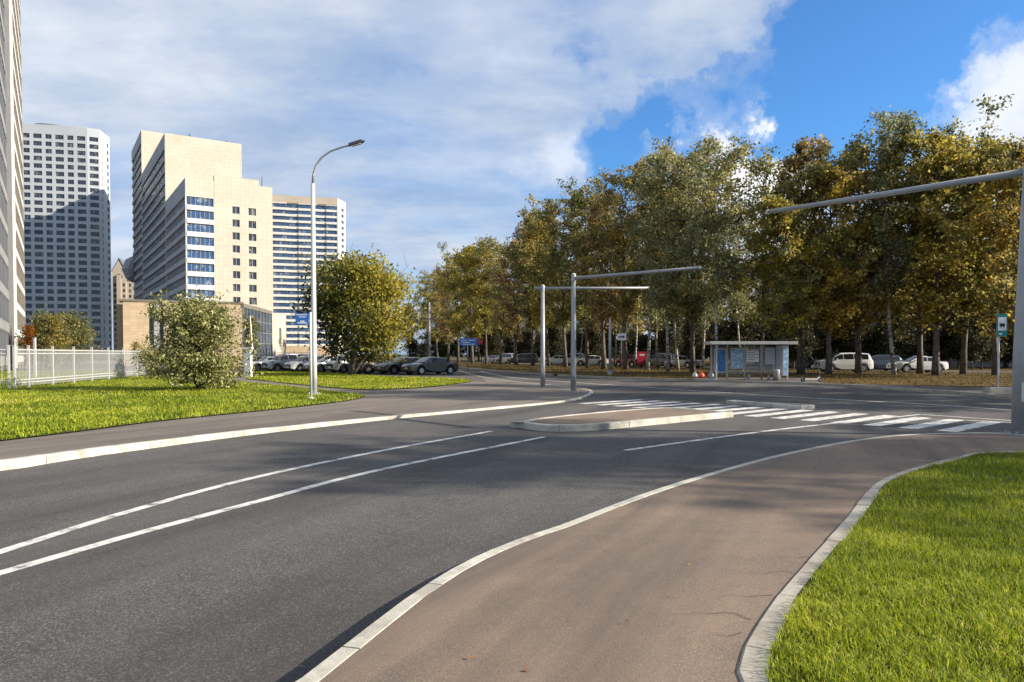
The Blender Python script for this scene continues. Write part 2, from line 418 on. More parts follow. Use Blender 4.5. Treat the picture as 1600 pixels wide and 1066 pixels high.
M['roof_grey'] = simple('roof_grey', (0.12, 0.13, 0.15), 0.7)
M['grey_stone'] = simple('grey_pilaster', (0.16, 0.155, 0.15), 0.7, var=0.25, scale=1.2, world=True)
M['brown_panel'] = simple('brown_facade_panel', (0.17, 0.15, 0.12), 0.5, var=0.2, scale=0.5, world=True)
M['white_metal'] = simple('white_painted_metal', (0.55, 0.545, 0.52), 0.45, var=0.05)
M['fence_metal'] = simple('fence_paint', (0.43, 0.43, 0.42), 0.5, var=0.08)
M['galv'] = simple('galvanised_steel', (0.40, 0.41, 0.42), 0.42, 0.55, var=0.14, scale=4.0)
M['pole_grey'] = simple('grey_painted_pole', (0.30, 0.305, 0.31), 0.45, 0.1, var=0.12, scale=3.0)
M['lamp_head'] = simple('lamp_head_grey', (0.05, 0.055, 0.065), 0.4)
M['black'] = simple('black_plastic', (0.014, 0.014, 0.016), 0.5)
M['tyre'] = simple('tyre_rubber', (0.012, 0.012, 0.013), 0.85)
M['rim'] = simple('alloy_rim', (0.45, 0.45, 0.46), 0.3, 0.8)
M['lens'] = simple('headlight_lens', (0.75, 0.75, 0.72), 0.08)
M['tail'] = simple('tail_lens', (0.35, 0.012, 0.012), 0.15)
M['plate'] = simple('number_plate', (0.7, 0.7, 0.68), 0.4)
M['blue_sign'] = simple('blue_sign', (0.03, 0.17, 0.55), 0.35)
M['sign_white'] = simple('white_sign', (0.75, 0.75, 0.73), 0.4)
M['sign_black'] = simple('black_pictogram', (0.012, 0.012, 0.012), 0.5)
M['teal'] = simple('teal_sign', (0.0, 0.24, 0.24), 0.4)
M['red'] = simple('red_panel', (0.48, 0.02, 0.05), 0.4)
M['poster_blue'] = simple('blue_poster', (0.03, 0.15, 0.36), 0.3, var=0.6, scale=4.0)
M['poster_pale'] = simple('pale_blue_poster', (0.30, 0.46, 0.62), 0.3, var=0.55, scale=5.0)
M['shelter_frame'] = simple('shelter_frame', (0.40, 0.39, 0.35), 0.45)
M['bin'] = simple('bin_grey', (0.30, 0.30, 0.30), 0.6)
M['wood'] = simple('bench_wood', (0.20, 0.13, 0.08), 0.6)
M['orange_bag'] = simple('orange_plastic', (0.55, 0.09, 0.02), 0.35)
M['white_bag'] = simple('white_plastic', (0.6, 0.58, 0.55), 0.35)
def clear_glass():
    m, t, b = new_mat('shelter_glass')
    b.inputs['Base Color'].default_value = (0.75, 0.8, 0.82, 1)
    b.inputs['Roughness'].default_value = 0.05
    b.inputs['Transmission Weight'].default_value = 0.85
    b.inputs['IOR'].default_value = 1.05
    return m
M['clear'] = clear_glass()
def car_paint(name, col, metal=0.3):
    m, t, b = new_mat(name)
    v = coords(t, world=False)
    d = noise(t, v, 2.0, 5.0)
    t.links.new(mixc(t, math_node(t, 'MULTIPLY', d, 0.25), col, (0.16, 0.15, 0.13)), b.inputs['Base Color'])
    b.inputs['Metallic'].default_value = metal; b.inputs['Roughness'].default_value = 0.3
    b.inputs['Coat Weight'].default_value = 0.6; b.inputs['Coat Roughness'].default_value = 0.06
    return m
CP = {k: car_paint('paint_'+k, c, me) for k, c, me in (('black', (0.012, 0.012, 0.014), 0.2), ('graphite', (0.07, 0.072, 0.078), 0.5), ('silver', (0.38, 0.39, 0.40), 0.6),
      ('white', (0.66, 0.66, 0.64), 0.0), ('navy', (0.02, 0.03, 0.06), 0.3), ('red', (0.20, 0.012, 0.018), 0.2))}
# ------------------------------------------------------------------ ground, road, pavements, kerbs, markings
def smooth_poly(pts, step):
    """Catmull-Rom through pts, resampled to about `step` metres"""
    P = [Vector((p[0], p[1])) for p in pts]
    P = [P[0]*2-P[1]] + P + [P[-1]*2-P[-2]]
    out = []
    for i in range(1, len(P)-2):
        p0, p1, p2, p3 = P[i-1], P[i], P[i+1], P[i+2]
        n = max(2, int((p2-p1).length/step*3))
        for k in range(n):
            t = k/n
            out.append(0.5*((2*p1)+(p2-p0)*t+(2*p0-5*p1+4*p2-p3)*t*t+(3*p1-p0-3*p2+p3)*t*t*t))
    out.append(P[-2])
    return resample(out, step)
def resample(P, step):
    P = [Vector((p[0], p[1])) for p in P]
    L = [0.0]
    for a, b in zip(P, P[1:]): L.append(L[-1]+(b-a).length)
    n = max(2, round(L[-1]/step)); out = []; j = 0
    for k in range(n+1):
        s = L[-1]*k/n
        while j < len(L)-2 and L[j+1] < s: j += 1
        d = L[j+1]-L[j]
        out.append(P[j].lerp(P[j+1], (s-L[j])/d if d > 1e-9 else 0))
    return out
def normals(P, closed=False):
    out = []
    n = len(P)
    for i in range(n):
        a = P[(i-1) % n] if closed else P[max(i-1, 0)]
        b = P[(i+1) % n] if closed else P[min(i+1, n-1)]
        d = (b-a).normalized()
        out.append(Vector((-d.y, d.x)))
    return out
def offset(P, d, closed=False):
    return [p+n*d for p, n in zip(P, normals(P, closed))]
def sheet(name, pts, zf, mat, breaks=(), parent=None, kind='structure', dz=0.0):
    """flat polygon, triangulated, cut at the given Y values so that a piecewise-linear height zf(Y) is followed"""
    bm = bmesh.new()
    pts = [Vector((p[0], p[1], 0)) for p in pts]
    vs = [bm.verts.new(p) for p in pts]
    for tri in tessellate_polygon([pts]):
        a, b, c = [pts[i] for i in tri]
        if (b-a).cross(c-a).length < 1e-7: continue
        f = [vs[i] for i in tri]
        if (b-a).cross(c-a).z < 0: f.reverse()
        try: bm.faces.new(f)
        except ValueError: pass
    for y in breaks:
        bmesh.ops.bisect_plane(bm, geom=bm.verts[:]+bm.edges[:]+bm.faces[:], plane_co=(0, y, 0), plane_no=(0, 1, 0))
    for v in bm.verts: v.co.z = zf(v.co.y)+dz
    me = bpy.data.meshes.new(name); bm.to_mesh(me); bm.free()
    me.materials.append(mat)
    return link(name, me, parent, kind=kind)
def lerpf(a, b, ya, yb):
    return lambda y: a if y <= ya else (b if y >= yb else a+(b-a)*(y-ya)/(yb-ya))
zL = lerpf(0.15, 0.06, 10, 22)
zR = lerpf(0.12, 0.012, 4.8, 7.2)
zF = lambda y: 0.12
LB, RB = (10, 22), (4.8, 7.2)

def kerb(P, width, zf, mat, parent, stone=1.0, zb=-0.08, name='kerb_stone', closed=False, jitter=0.004, sub=3):
    """a row of single stones along polyline P (its road side); the stones lie to the left of P, joints left open"""
    fine_p = resample(list(P)+([P[0]] if closed else []), stone/sub)
    nn = normals(fine_p)
    if closed:
        d = (fine_p[1]-fine_p[-2]).normalized(); nn[0] = nn[-1] = Vector((-d.y, d.x))
    sg = 1 if width > 0 else -1
    wd = abs(width)
    for i in range(0, len(fine_p)-1, sub):
        idx = list(range(i, min(i+sub, len(fine_p)-1)+1))
        if len(idx) < 2: continue
        pts = [fine_p[k].copy() for k in idx]; ns = [nn[k]*sg for k in idx]
        g = 0.005
        pts[0] = pts[0]+(pts[1]-pts[0]).normalized()*g
        pts[-1] = pts[-1]+(pts[-2]-pts[-1]).normalized()*g
        dzj = random.uniform(-jitter, jitter); dn = random.uniform(-jitter, jitter)
        c = 0.014
        sec = lambda zt: [(0, zb), (0, zt-c), (c, zt), (wd-c, zt), (wd, zt-c), (wd, zb)]
        vs = []; fs = []
        for p, n in zip(pts, ns):
            for (o, z) in sec(zf(p.y)+dzj):
                q = p+n*(o+dn); vs.append((q.x, q.y, z))
        for a in range(len(pts)-1):
            for b in range(5):
                q = (a*6+b, a*6+b+1, a*6+b+7, a*6+b+6)
                fs.append(q if sg < 0 else q[::-1])
        e = tuple(range(6)); f = tuple((len(pts)-1)*6+k for k in range(6))
        fs += [e[::-1] if sg < 0 else e, f if sg < 0 else f[::-1]]
        MB().add(vs, fs).build(name, mat, parent)
def paint_strip(name, P, width, parent, z=0.004):
    a = offset(P, width/2); b = offset(P, -width/2)
    vs = [(p.x, p.y, z) for p in a]+[(p.x, p.y, z) for p in b]
    n = len(P)
    return MB().add(vs, [(n+i, n+i+1, i+1, i) for i in range(n-1)]).build(name, M['paint'], parent)

ground = sheet('ground', [(-2500, -400), (2500, -400), (2500, 4000), (-2500, 4000)], lambda y: -0.03, M['ground'])
road = sheet('road', [(-90, -25), (70, -25), (70, 240), (-90, 240)], lambda y: 0.0, M['asphalt'])

# left pavement with its kerb
LK = [(-14.5, 2.0), (-10.5, 6.8)]+[G(*p) for p in ((0, 736), (60, 727), (130, 715.5), (203, 705.5), (300, 692), (400, 679), (500, 667.5), (600, 656.5), (700, 646.8), (800, 637.2), (860, 631.2))]
LC = [G(*p) for p in ((893, 627), (913, 622), (925, 616.5), (924, 611.5), (903, 607.5), (850, 602), (795, 596), (748, 588.5), (722, 581), (700, 575.5), (684, 571.5))]+[(-25, 150), (-45, 220)]
LKP = smooth_poly(LK+LC, 0.5)
left_pavement = sheet('left_pavement', offset(LKP, 0.13)+[Vector((-90, 230)), Vector((-130, 230)), Vector((-130, -5)), Vector((-30, -5))], zL, M['left_path'], LB, dz=-0.006)
# only the stones up to where they can still be told apart; the rest follows in longer stones
ncut = max(i for i, p in enumerate(LKP) if p.y < 40)
kerb(LKP[:ncut], 0.15, zL, M['kerb'], left_pavement, 1.0)
kerb(LKP[ncut:], 0.15, zL, M['kerb'], left_pavement, 4.0)

LAWN_A = [G(*p, 0.1) for p in ((-160, 716), (0, 692), (125, 675.5), (250, 658), (400, 641.5), (480, 632.5), (540, 625.5), (566, 620.5), (571, 618), (556, 614.8), (520, 610.5), (470, 605), (420, 600), (375, 596), (330, 593.5))]
LAWN_A = smooth_poly(LAWN_A, 1.0)+[Vector((-22, 62)), Vector((-32, 70)), Vector((-60, 70)), Vector((-60, 12))]
lawn_left = sheet('lawn', LAWN_A, zL, M['lawn'], LB, dz=0.02)
LAWN_B = [G(*p, 0.08) for p in ((385, 592), (455, 599.5), (560, 608.5), (640, 607), (700, 601.5), (728, 597.5), (737, 595), (720, 592.2), (690, 590.6), (625, 589.6), (550, 585.5), (470, 579.5), (390, 579.5))]
lawn_mid = sheet('lawn', smooth_poly(LAWN_B+[LAWN_B[0]], 1.0)[:-1], zL, M['lawn'], LB, dz=0.02)
# asphalt yard under the parked cars
yard = sheet('car_park', [G(*p, 0.07) for p in ((760, 596), (739, 595), (720, 591.5), (625, 589), (550, 585), (470, 579), (380, 579))]+[(-60, 90), (-60, 150), (-25, 150)]+[G(*p, 0.07) for p in ((705, 577.5), (728, 583), (752, 590))], zL, M['yard'], dz=0.008)

# near pavement on the right with white kerb towards the road and edging along the lawn
RK = [(-3.4, -4), (-2.3, 0.5)]+[G(px, py, z) for px, py, z in ((456, 1066, .12), (497, 1036, .12), (566, 983, .12), (669, 917.5, .07), (722, 886, .04), (806, 847, .012), (900, 810, .012), (1000, 772.5, .012),
      (1100, 741, .012), (1200, 714, .012), (1300, 693, .012), (1380, 681.5, .012), (1440, 677.5, .012), (1510, 676, .012), (1590, 677.5, .012))]+[(12.6, 13.9), (16, 9), (20, 2), (23, -4)]
RKP = smooth_poly(RK, 0.4)
RE = [(1.55, -4), (1.25, 0.5), (1.1, 2.6)]+[G(px, py, z) for px, py, z in ((1148, 1066, .12), (1155, 1026, .12), (1175, 986, .12), (1234, 913, .07), (1306, 829, .012), (1359, 763, .012), (1385, 746, .012), (1425, 732, .012), (1490, 716, .012), (1560, 706, .012))]+[(11.4, 12.1), (14.0, 8.4), (17.5, 2), (20, -4)]
REP = smooth_poly(RE, 0.4)
near_pavement = sheet('near_pavement', offset(RKP, -0.10)+[p for p in reversed(offset(REP, -0.04))], zR, M['footpath'], RB, dz=-0.004)
kerb(RKP, -0.125, zR, M['kerb'], near_pavement, 1.2, jitter=0.002)
kerb(REP, -0.16, lambda y: zR(y)+0.009, M['edging'], near_pavement, 1.0, name='edging_stone', jitter=0.004)
LAWN_R = offset(REP, -0.12)
lawn_right = sheet('lawn', LAWN_R, lambda y: zR(y)+0.008, M['lawn'], RB)

# traffic islands
ISL = [G(*p) for p in ((806, 666), (822, 671), (850, 674.3), (880, 675), (933, 673), (1024, 664), (1090, 657.3), (1157, 651))]+[G(*p, 0.15) for p in ((1138, 643.5), (1090, 639.5), (1040, 635.7), (960, 641.5), (861, 650.5), (824, 655.5), (809, 660.5))]
def island(pts, name, zt, corner=None):
    Q = [Vector(p) for p in pts]
    for _ in range(2):
        Q = [q for i in range(len(Q)) for q in (Q[i].lerp(Q[(i+1) % len(Q)], 0.2), Q[i].lerp(Q[(i+1) % len(Q)], 0.8))]
    s0 = max(range(len(Q)), key=lambda i: (Q[(i+1) % len(Q)]-Q[i]).length)   # begin in the middle of the longest side
    Q = [Q[s0].lerp(Q[(s0+1) % len(Q)], 0.5)]+Q[s0+1:]+Q[:s0+1]
    P = resample(Q+[Q[0]], 0.2)[:-1]
    o = sheet(name, offset(P, 0.12, True), lambda y: zt-0.012, M['footpath'])
    kerb(P, 0.15, lambda y: zt, M['kerb'], o, 1.0, closed=True)
    return o
island(ISL, 'traffic_island', 0.15)
ISL2 = [G(*p) for p in ((1140, 630), (1200, 636), (1240, 639.7), (1264, 640.6), (1277, 638.5))]+[G(*p, 0.12) for p in ((1279, 633.5), (1264, 631.5), (1200, 628.6), (1142, 626.2))]
island(ISL2, 'traffic_island', 0.12)

# paint
def line(pxs, width, name='lane_line', extra=()):
    paint_strip(name, smooth_poly(list(extra)+[G(*p) for p in pxs], 0.5), width, road)
line(((0, 863), (200, 800), (400, 746), (600, 704), (768, 674)), 0.13, extra=((-5.05, 1.8),))
line(((0, 896), (200, 838), (400, 784.5), (600, 733), (850, 683)), 0.13, extra=((-5.35, 1.6),))
line(((977, 704), (1080, 689.5), (1200, 673.5), (1300, 662), (1380, 654), (1438, 647.8)), 0.13)
line(((1440, 647.8), (1500, 652), (1580, 657.5), (1700, 666)), 0.12)
line(((1405, 654), (1500, 656.5), (1580, 660.5), (1700, 669)), 0.10)
line(((1850, 664), (1700, 650), (1577, 641), (1450, 632), (1300, 624), (1150, 615), (1000, 604.8), (900, 598), (840, 593.5), (790, 588.5), (750, 580.5)), 0.16)
cu = Vector((0.618, -0.786)); cv = Vector((0.74, 0.672))
for i in range(15):
    s = 0.12+i*0.83
    p = Vector((2.32, 25.5))+cu*s
    if p.y < 15.7: break
    L = 3.4
    vs = []
    for d, a in ((-0.21, 0), (0.21, 0), (0.21, L), (-0.21, L)):
        q = p+cu*d+cv*a; vs.append((q.x, q.y, 0.0045))
    MB().add(vs, [(0, 1, 2, 3)]).build('crosswalk_stripe', M['paint'], road)

# far pavement, leaf-strewn verge, inner street
FK = [(40, 4), (27, 17)]+[G(*p) for p in ((1577, 624), (1545, 620), (1400, 610), (1300, 603.5), (1200, 599.5), (1100, 596.5), (1000, 593.5), (925, 590.5), (850, 586), (790, 581.5), (737, 577), (706, 573))]+[(-19, 150), (-38, 220)]
FKP = smooth_poly(FK, 1.0)
FB = [(44, 10), (33, 25)]+[G(*p, 0.12) for p in ((1555, 605.5), (1400, 602), (1290, 599), (1265, 590), (1100, 589.5), (1080, 593), (1000, 590.2), (925, 587.2), (850, 583.3), (790, 579.3), (737, 575.2), (706, 571.8))]+[(-17, 150), (-36, 220)]
far_pavement = sheet('far_pavement', offset(FKP, -0.1)+[Vector(p) for p in reversed(FB)], zF, M['yard'])
kc = max(i for i, p in enumerate(FKP) if p.y < 60)
kerb(FKP[:kc], -0.15, lambda y: 0.14, M['edging'], far_pavement, 2.0)
kerb(FKP[kc:], -0.15, lambda y: 0.14, M['edging'], far_pavement, 6.0)
verge = sheet('verge', [Vector(p) for p in FB]+[Vector((120, 220)), Vector((120, 10))], lambda y: 0.13, M['verge'])
IS = [(62, 50), (40, 69), (26, 88), (11, 113), (-4, 137), (-16, 165), (-26, 200)]
ISP = smooth_poly(IS, 3.0)
inner = sheet('inner_street', offset(ISP, 2.6)+list(reversed(offset(ISP, -3.2))), lambda y: 0.14, M['yard'])

# ------------------------------------------------------------------ grass blades and fallen leaves
def in_poly(pts, poly):
    x, y = pts[:, 0], pts[:, 1]; ins = np.zeros(len(pts), bool)
    n = len(poly); j = n-1
    for i in range(n):
        xi, yi = poly[i]; xj, yj = poly[j]
        if yi != yj:
            c = ((yi > y) != (yj > y)) & (x < (xj-xi)*(y-yi)/(yj-yi)+xi)
            ins ^= c
        j = i
    return ins
def fbm2(p, scale, seed):
    """cheap smooth 2-D value noise for tuft height and colour"""
    r = np.random.default_rng(seed); T = r.random((64, 64))
    out = np.zeros(len(p)); amp = 0.5
    for o in range(3):
        q = p*scale*(2**o); i = np.floor(q).astype(int); f = q-i; f = f*f*(3-2*f)
        a = T[i[:, 0] % 64, i[:, 1] % 64]; b = T[(i[:, 0]+1) % 64, i[:, 1] % 64]
        c = T[i[:, 0] % 64, (i[:, 1]+1) % 64]; d = T[(i[:, 0]+1) % 64, (i[:, 1]+1) % 64]
        out += amp*((a*(1-f[:, 0])+b*f[:, 0])*(1-f[:, 1])+(c*(1-f[:, 0])+d*f[:, 0])*f[:, 1]); amp *= 0.5
    return out/0.875
def blades(name, P, zf, hmin, hmax, wid, parent, label, mat='blade'):
    n = len(P)
    patch = fbm2(P, 0.9, 3); tuft = fbm2(P, 4.5, 5)
    h = (hmin+(hmax-hmin)*rng.random(n))*(0.25+1.45*tuft)
    a = rng.random(n)*2*np.pi; lean = (0.25+0.75*rng.random(n))*h
    la = a+np.pi/2+rng.normal(0, 0.6, n)
    wv = np.stack([np.cos(a), np.sin(a), np.zeros(n)], 1)*(wid*(0.6+0.8*rng.random(n)))[:, None]
    base = np.stack([P[:, 0], P[:, 1], np.array([zf(y) for y in P[:, 1]])], 1)
    ld = np.stack([np.cos(la), np.sin(la), np.zeros(n)], 1)
    mid = base+ld*(lean*0.35)[:, None]; mid[:, 2] += h*0.62
    tip = base+ld*(lean*1.1)[:, None]; tip[:, 2] += h*(0.98-0.25*rng.random(n))
    V = np.stack([base-wv, base+wv, mid+wv*0.8, mid-wv*0.8, tip], 1).reshape(-1, 3)
    k = np.arange(n)[:, None]*5
    L = np.concatenate([k+np.array([[0, 1, 2]]), k+np.array([[0, 2, 3]]), k+np.array([[3, 2, 4]])], 1).ravel()
    dry = fbm2(P, 0.55, 9)
    lv = np.clip(-0.02+0.75*patch+0.55*np.clip(dry-0.62, 0, 1)*3+rng.normal(0, 0.2, n)+np.where(rng.random(n) < 0.05, 0.35, 0), 0, 1)
    me = np_mesh(name, V, L, 3, M[mat], np.repeat(lv, 5))
    return tag(link(name, me, parent), label, 'grass', kind='stuff')
def scatter(poly, n, weight=None):
    poly = [(p[0], p[1]) for p in poly]
    a = np.array(poly); lo, hi = a.min(0), a.max(0); out = []
    got = 0
    while got < n:
        p = lo+(hi-lo)*rng.random((n*2, 2)); p = p[in_poly(p, poly)]
        if weight is not None: p = p[rng.random(len(p)) < weight(p)]
        out.append(p); got += len(p)
    return np.concatenate(out)[:n]
RLV = [(p.x, p.y) for p in LAWN_R]
vis = lambda p: np.where((p[:, 1] > 3.0) & (p[:, 0] < p[:, 1]*0.74+0.9), np.clip((4.2/np.maximum(p[:, 1], 0.5))**1.5, 0.05, 1), 0.16)
near_p = [(p.x, p.y) for p in offset(REP, -0.145)]
blades('grass', scatter(near_p, 260000, vis), lambda y: zR(y), 0.035, 0.095, 0.0027, None, 'bright green unmown grass of the corner lawn beside the grey edging stones')
visL = lambda p: np.where(np.abs(p[:, 0]) < p[:, 1]*0.74+1, np.clip((16/np.maximum(p[:, 1], 1))**1.3, 0.05, 1), 0.12)
blades('grass', scatter(LAWN_A, 150000, visL), lambda y: zL(y)+0.015, 0.05, 0.12, 0.010, None, 'sunlit green grass of the lawn in front of the white fence')
blades('grass', scatter(LAWN_B, 30000), lambda y: zL(y)+0.015, 0.06, 0.12, 0.016, None, 'green grass of the lawn strip in front of the parked cars')
def leaves_on_ground(n, poly, zf, size, name, label):
    P = scatter(poly, n)
    if callable(zf): zf = np.array([zf(y) for y in P[:, 1]])
    c = np.stack([P[:, 0], P[:, 1], zf+0.01+0.02*rng.random(n)], 1)
    a = rng.random(n)*6.283; s = size*(0.6+0.8*rng.random(n))
    u = np.stack([np.cos(a), np.sin(a), rng.normal(0, 0.12, n)], 1)*s[:, None]
    v = np.stack([-np.sin(a), np.cos(a), rng.normal(0, 0.12, n)], 1)*(s*0.8)[:, None]
    V = np.stack([c-u, c-v, c+u, c+v], 1).reshape(-1, 3); V[:, 2] = np.maximum(V[:, 2], (np.repeat(zf, 4) if isinstance(zf, np.ndarray) else zf)+0.004)
    me = np_mesh(name, V, np.arange(n*4), 4, M['litter'], np.repeat(rng.random(n), 4))
    return tag(link(name, me), label, 'leaves', kind='stuff')
VERGE_LEAF = [Vector(p) for p in FB[1:-2]]+[Vector(p) for p in ((-7, 130), (10, 100), (24, 80), (37, 64), (52, 48), (46, 30))]
_path = [(p.x, p.y) for p in RKP if 3 < p.y < 16]+[(p.x, p.y) for p in reversed(REP) if 3 < p.y < 13]
leaves_on_ground(110, _path, lambda y: zR(y)-0.006, 0.015, 'scattered_leaves', 'few small fallen leaves scattered over the near footpath')
leaves_on_ground(15000, VERGE_LEAF, 0.13, 0.085, 'fallen_leaves', 'orange and brown fallen leaves strewn over the verge under the trees')
_P = scatter(VERGE_LEAF, 16000)
blades('grass', _P, lambda y: 0.13, 0.06, 0.16, 0.014, None, 'sparse dull grass on the leafy verge under the trees', 'blade_dull')

# fine cracks running into the footpath from the edging
M['crack'] = simple('crack_dark', (0.075, 0.062, 0.052), 0.9)
for cx in (((1243, 902), (1222, 900), (1196, 903), (1170, 901)), ((1210, 945), (1188, 944), (1168, 947), (1150, 944), (1128, 946)), ((1302, 834), (1284, 836), (1262, 834)), ((1176, 985), (1150, 975), (1100, 974), (1040, 973)), ((1160, 1004), (1130, 1010), (1108, 1004)), ((1268, 872), (1250, 874), (1230, 872), (1205, 875))):
    P = resample([Vector(G(a, b_, 0.06)) for a, b_ in cx], 0.06)
    P = [p+Vector((random.gauss(0, .006), random.gauss(0, .012))) for p in P]
    wd = [0.0045*(1-0.75*i/(len(P)-1)) for i in range(len(P))]
    nn = normals(P)
    vs = [(p.x+q.x*d, p.y+q.y*d, zR(p.y)+0.0015) for p, q, d in zip(P, nn, wd)]+[(p.x-q.x*d, p.y-q.y*d, zR(p.y)+0.0015) for p, q, d in zip(P, nn, wd)]
    k = len(P)
    MB().add(vs, [(k+i, k+i+1, i+1, i) for i in range(k-1)]).build('crack', M['crack'], near_pavement)
# ------------------------------------------------------------------ buildings
M['dull_band'] = simple('dull_grey_bands', (0.25, 0.25, 0.24), 0.6, var=0.12, scale=0.4, world=True)
def frame_of(P0, P1):
    """origin and rotation of a facade whose left foot is P0 and right foot P1 (local x along it, -y outwards)"""
    d = Vector((P1[0]-P0[0], P1[1]-P0[1])); return math.atan2(d.y, d.x), d.length
def win_mesh(name, w, h, cols=2, glass='glass', frame='white_metal', fw=0.07, depth=0.12, rows=1):
    """pane set back behind a thin frame with mullions; origin at the lower left corner, facing -y"""
    b = MB()
    b.add([(0, 0, 0), (w, 0, 0), (w, 0, h), (0, 0, h)], [(0, 1, 2, 3)], 0)
    d = 0.06
    b.box(0, w, -d, -0.002, 0, fw, 1); b.box(0, w, -d, -0.002, h-fw, h, 1)
    b.box(0, fw, -d-0.003, -0.003, fw, h-fw, 1); b.box(w-fw, w, -d-0.003, -0.003, fw, h-fw, 1)
    for i in range(1, cols):
        x = w*i/cols
        b.box(x-fw/2, x+fw/2, -d-0.004, -0.004, fw, h-fw, 1)
    for i in range(1, rows):
        z = h*i/rows
        b.box(fw, w-fw, -d-0.001, -0.001, z-fw/2, z+fw/2, 1)
    return b.mesh(name, M[glass], M[frame])
def grid_wall(x0, x1, z0, z1, openings_x, openings_z, y=0.0, depth=0.35, b=None):
    """wall as full-height piers and spandrels between them, so that the openings are real recesses"""
    b = b or MB()
    openings_x = sorted(openings_x); openings_z = sorted(openings_z)
    xs = [x0]+[v for o in openings_x for v in o]+[x1]
    for i in range(0, len(xs), 2):
        if xs[i+1]-xs[i] > 1e-4: b.box(xs[i], xs[i+1], y-0.004, y+depth, z0, z1)
    zs = [z0]+[v for o in openings_z for v in o]+[z1]
    for (a, c) in openings_x:
        for i in range(0, len(zs), 2):
            if zs[i+1]-zs[i] > 1e-4: b.box(a, c, y, y+depth, zs[i], zs[i+1])
    return b
def place_windows(parent, mesh_for, ox, oz, y=0.22, rz=0.0):
    for (a, c) in ox:
        for (e, f) in oz:
            me = mesh_for(c-a, f-e)
            link('window', me, parent, (a, y, e))
def cache(fn):
    store = {}
    def g(w_, h_):
        k = (round(w_, 3), round(h_, 3))
        if k not in store: store[k] = fn(*k)
        return store[k]
    return g

# --- tall white chamfered tower, lower half in the shade of its neighbour
def local_facade(root, A, B):
    """facade from A to B (world ground points) as an object matrix relative to root"""
    a, L = frame_of(A, B)
    m = Matrix.Translation((A[0], A[1], 0)) @ Matrix.Rotation(a, 4, 'Z')
    return root.matrix_basis.inverted() @ m, L
def facade_parts(root, A, B, z0, z1, ox, oz, wallmat, meshf, depth=0.35, wy=0.22, wall=True):
    mloc, L = local_facade(root, A, B)
    if wall:
        b = grid_wall(0, L, z0, z1, ox, oz, 0, depth)
        o = b.build('wall', wallmat, root); o.matrix_basis = mloc
    for (a, c) in ox:
        for (e, f) in oz:
            wo = link('window', meshf(c-a, f-e), root)
            wo.matrix_basis = mloc @ Matrix.Translation((a, wy, e))
    return mloc, L

TA = [(-208.0, 299.5), (-175.0, 307.0), (-170.9, 308.8), (-172.6, 319.5), (-182, 336), (-208, 336)]
t = thing('residential_tower', 'tall white residential tower with dark square windows and chamfered corner', 'tower', (TA[0][0], TA[0][1], 0))
bpy.context.view_layer.update()
HT = 95.2; NF = 30; ST = 3.0
oz = [(HT-3.2-(i+1)*ST+0.55, HT-3.2-(i+1)*ST+2.35) for i in range(NF)]
aw, LA = frame_of(TA[0], TA[1])
cols_x = []
x = LA-0.7
for i in range(8):
    wd = 3.15 if i % 2 == 0 else 2.35
    cols_x.append((x-wd, x)); x -= wd+1.28
cols_x = sorted(c for c in cols_x if c[0] > 0.3)
tw = cache(lambda a, b: win_mesh('window', a, b, 3 if a > 2.6 else 2, 'glass', 'roof_grey', 0.07))
facade_parts(t, TA[0], TA[1], 0, HT, cols_x, oz, M['white_wall'], tw)
L2 = (Vector(TA[2])-Vector(TA[1])).length
facade_parts(t, TA[1], TA[2], 0, HT-0.3, [(0.75, L2-0.5)], oz, M['white_wall'], tw)
L3 = (Vector(TA[3])-Vector(TA[2])).length
facade_parts(t, TA[2], TA[3], 0, HT-0.6, [(2.2, 3.0), (L3-3.0, L3-1.2)], oz, M['white_wall'], tw)
ins = [(p[0]-TA[0][0], p[1]-TA[0][1]) for p in TA]
MB().prism([(ins[0][0]+.4, ins[0][1]+.6), (ins[1][0]-.3, ins[1][1]+.55), (ins[2][0]-.6, ins[2][1]+.5), (ins[3][0]-.5, ins[3][1]), ins[4], ins[5]], 0, HT-1.2).build('core', M['dark_core'], t)
b = MB(); cx, cy = 15.0+ (PX(96, 318)+193), 22
cxw = PX(95, 322)-TA[0][0]; b.tube([(cxw, 20, HT-2), (cxw, 20, HT+1.7)], 8.6, 28)
dr = b.build('roof_drum', M['white_wall'], t)
b = MB(); b.tube([(cxw, 20, HT+1.7), (cxw, 20, HT+2.7)], 8.9, 28); b.build('drum_rim', M['roof_grey'], dr)

# --- stepped cream building
A0 = Vector((-81.7, 186.0)); u = Vector((0.844, 0.536)); v = Vector((-0.536, 0.844))
ang = math.atan2(u.y, u.x)
t = thing('office_block', 'stepped cream stone block with three slabs, ribbon windows at its corner and dark flank', 'building', (A0.x, A0.y, 0), ang)
H1, H2, H3 = 45.9, 65.7, 81.4
W1, D1, D2, D3 = 21.4, 35.0, 58.6, 33.0
S1 = 3.33
rib_z = [(H1-4.55-i*S1-2.15, H1-4.55-i*S1) for i in range(12)]
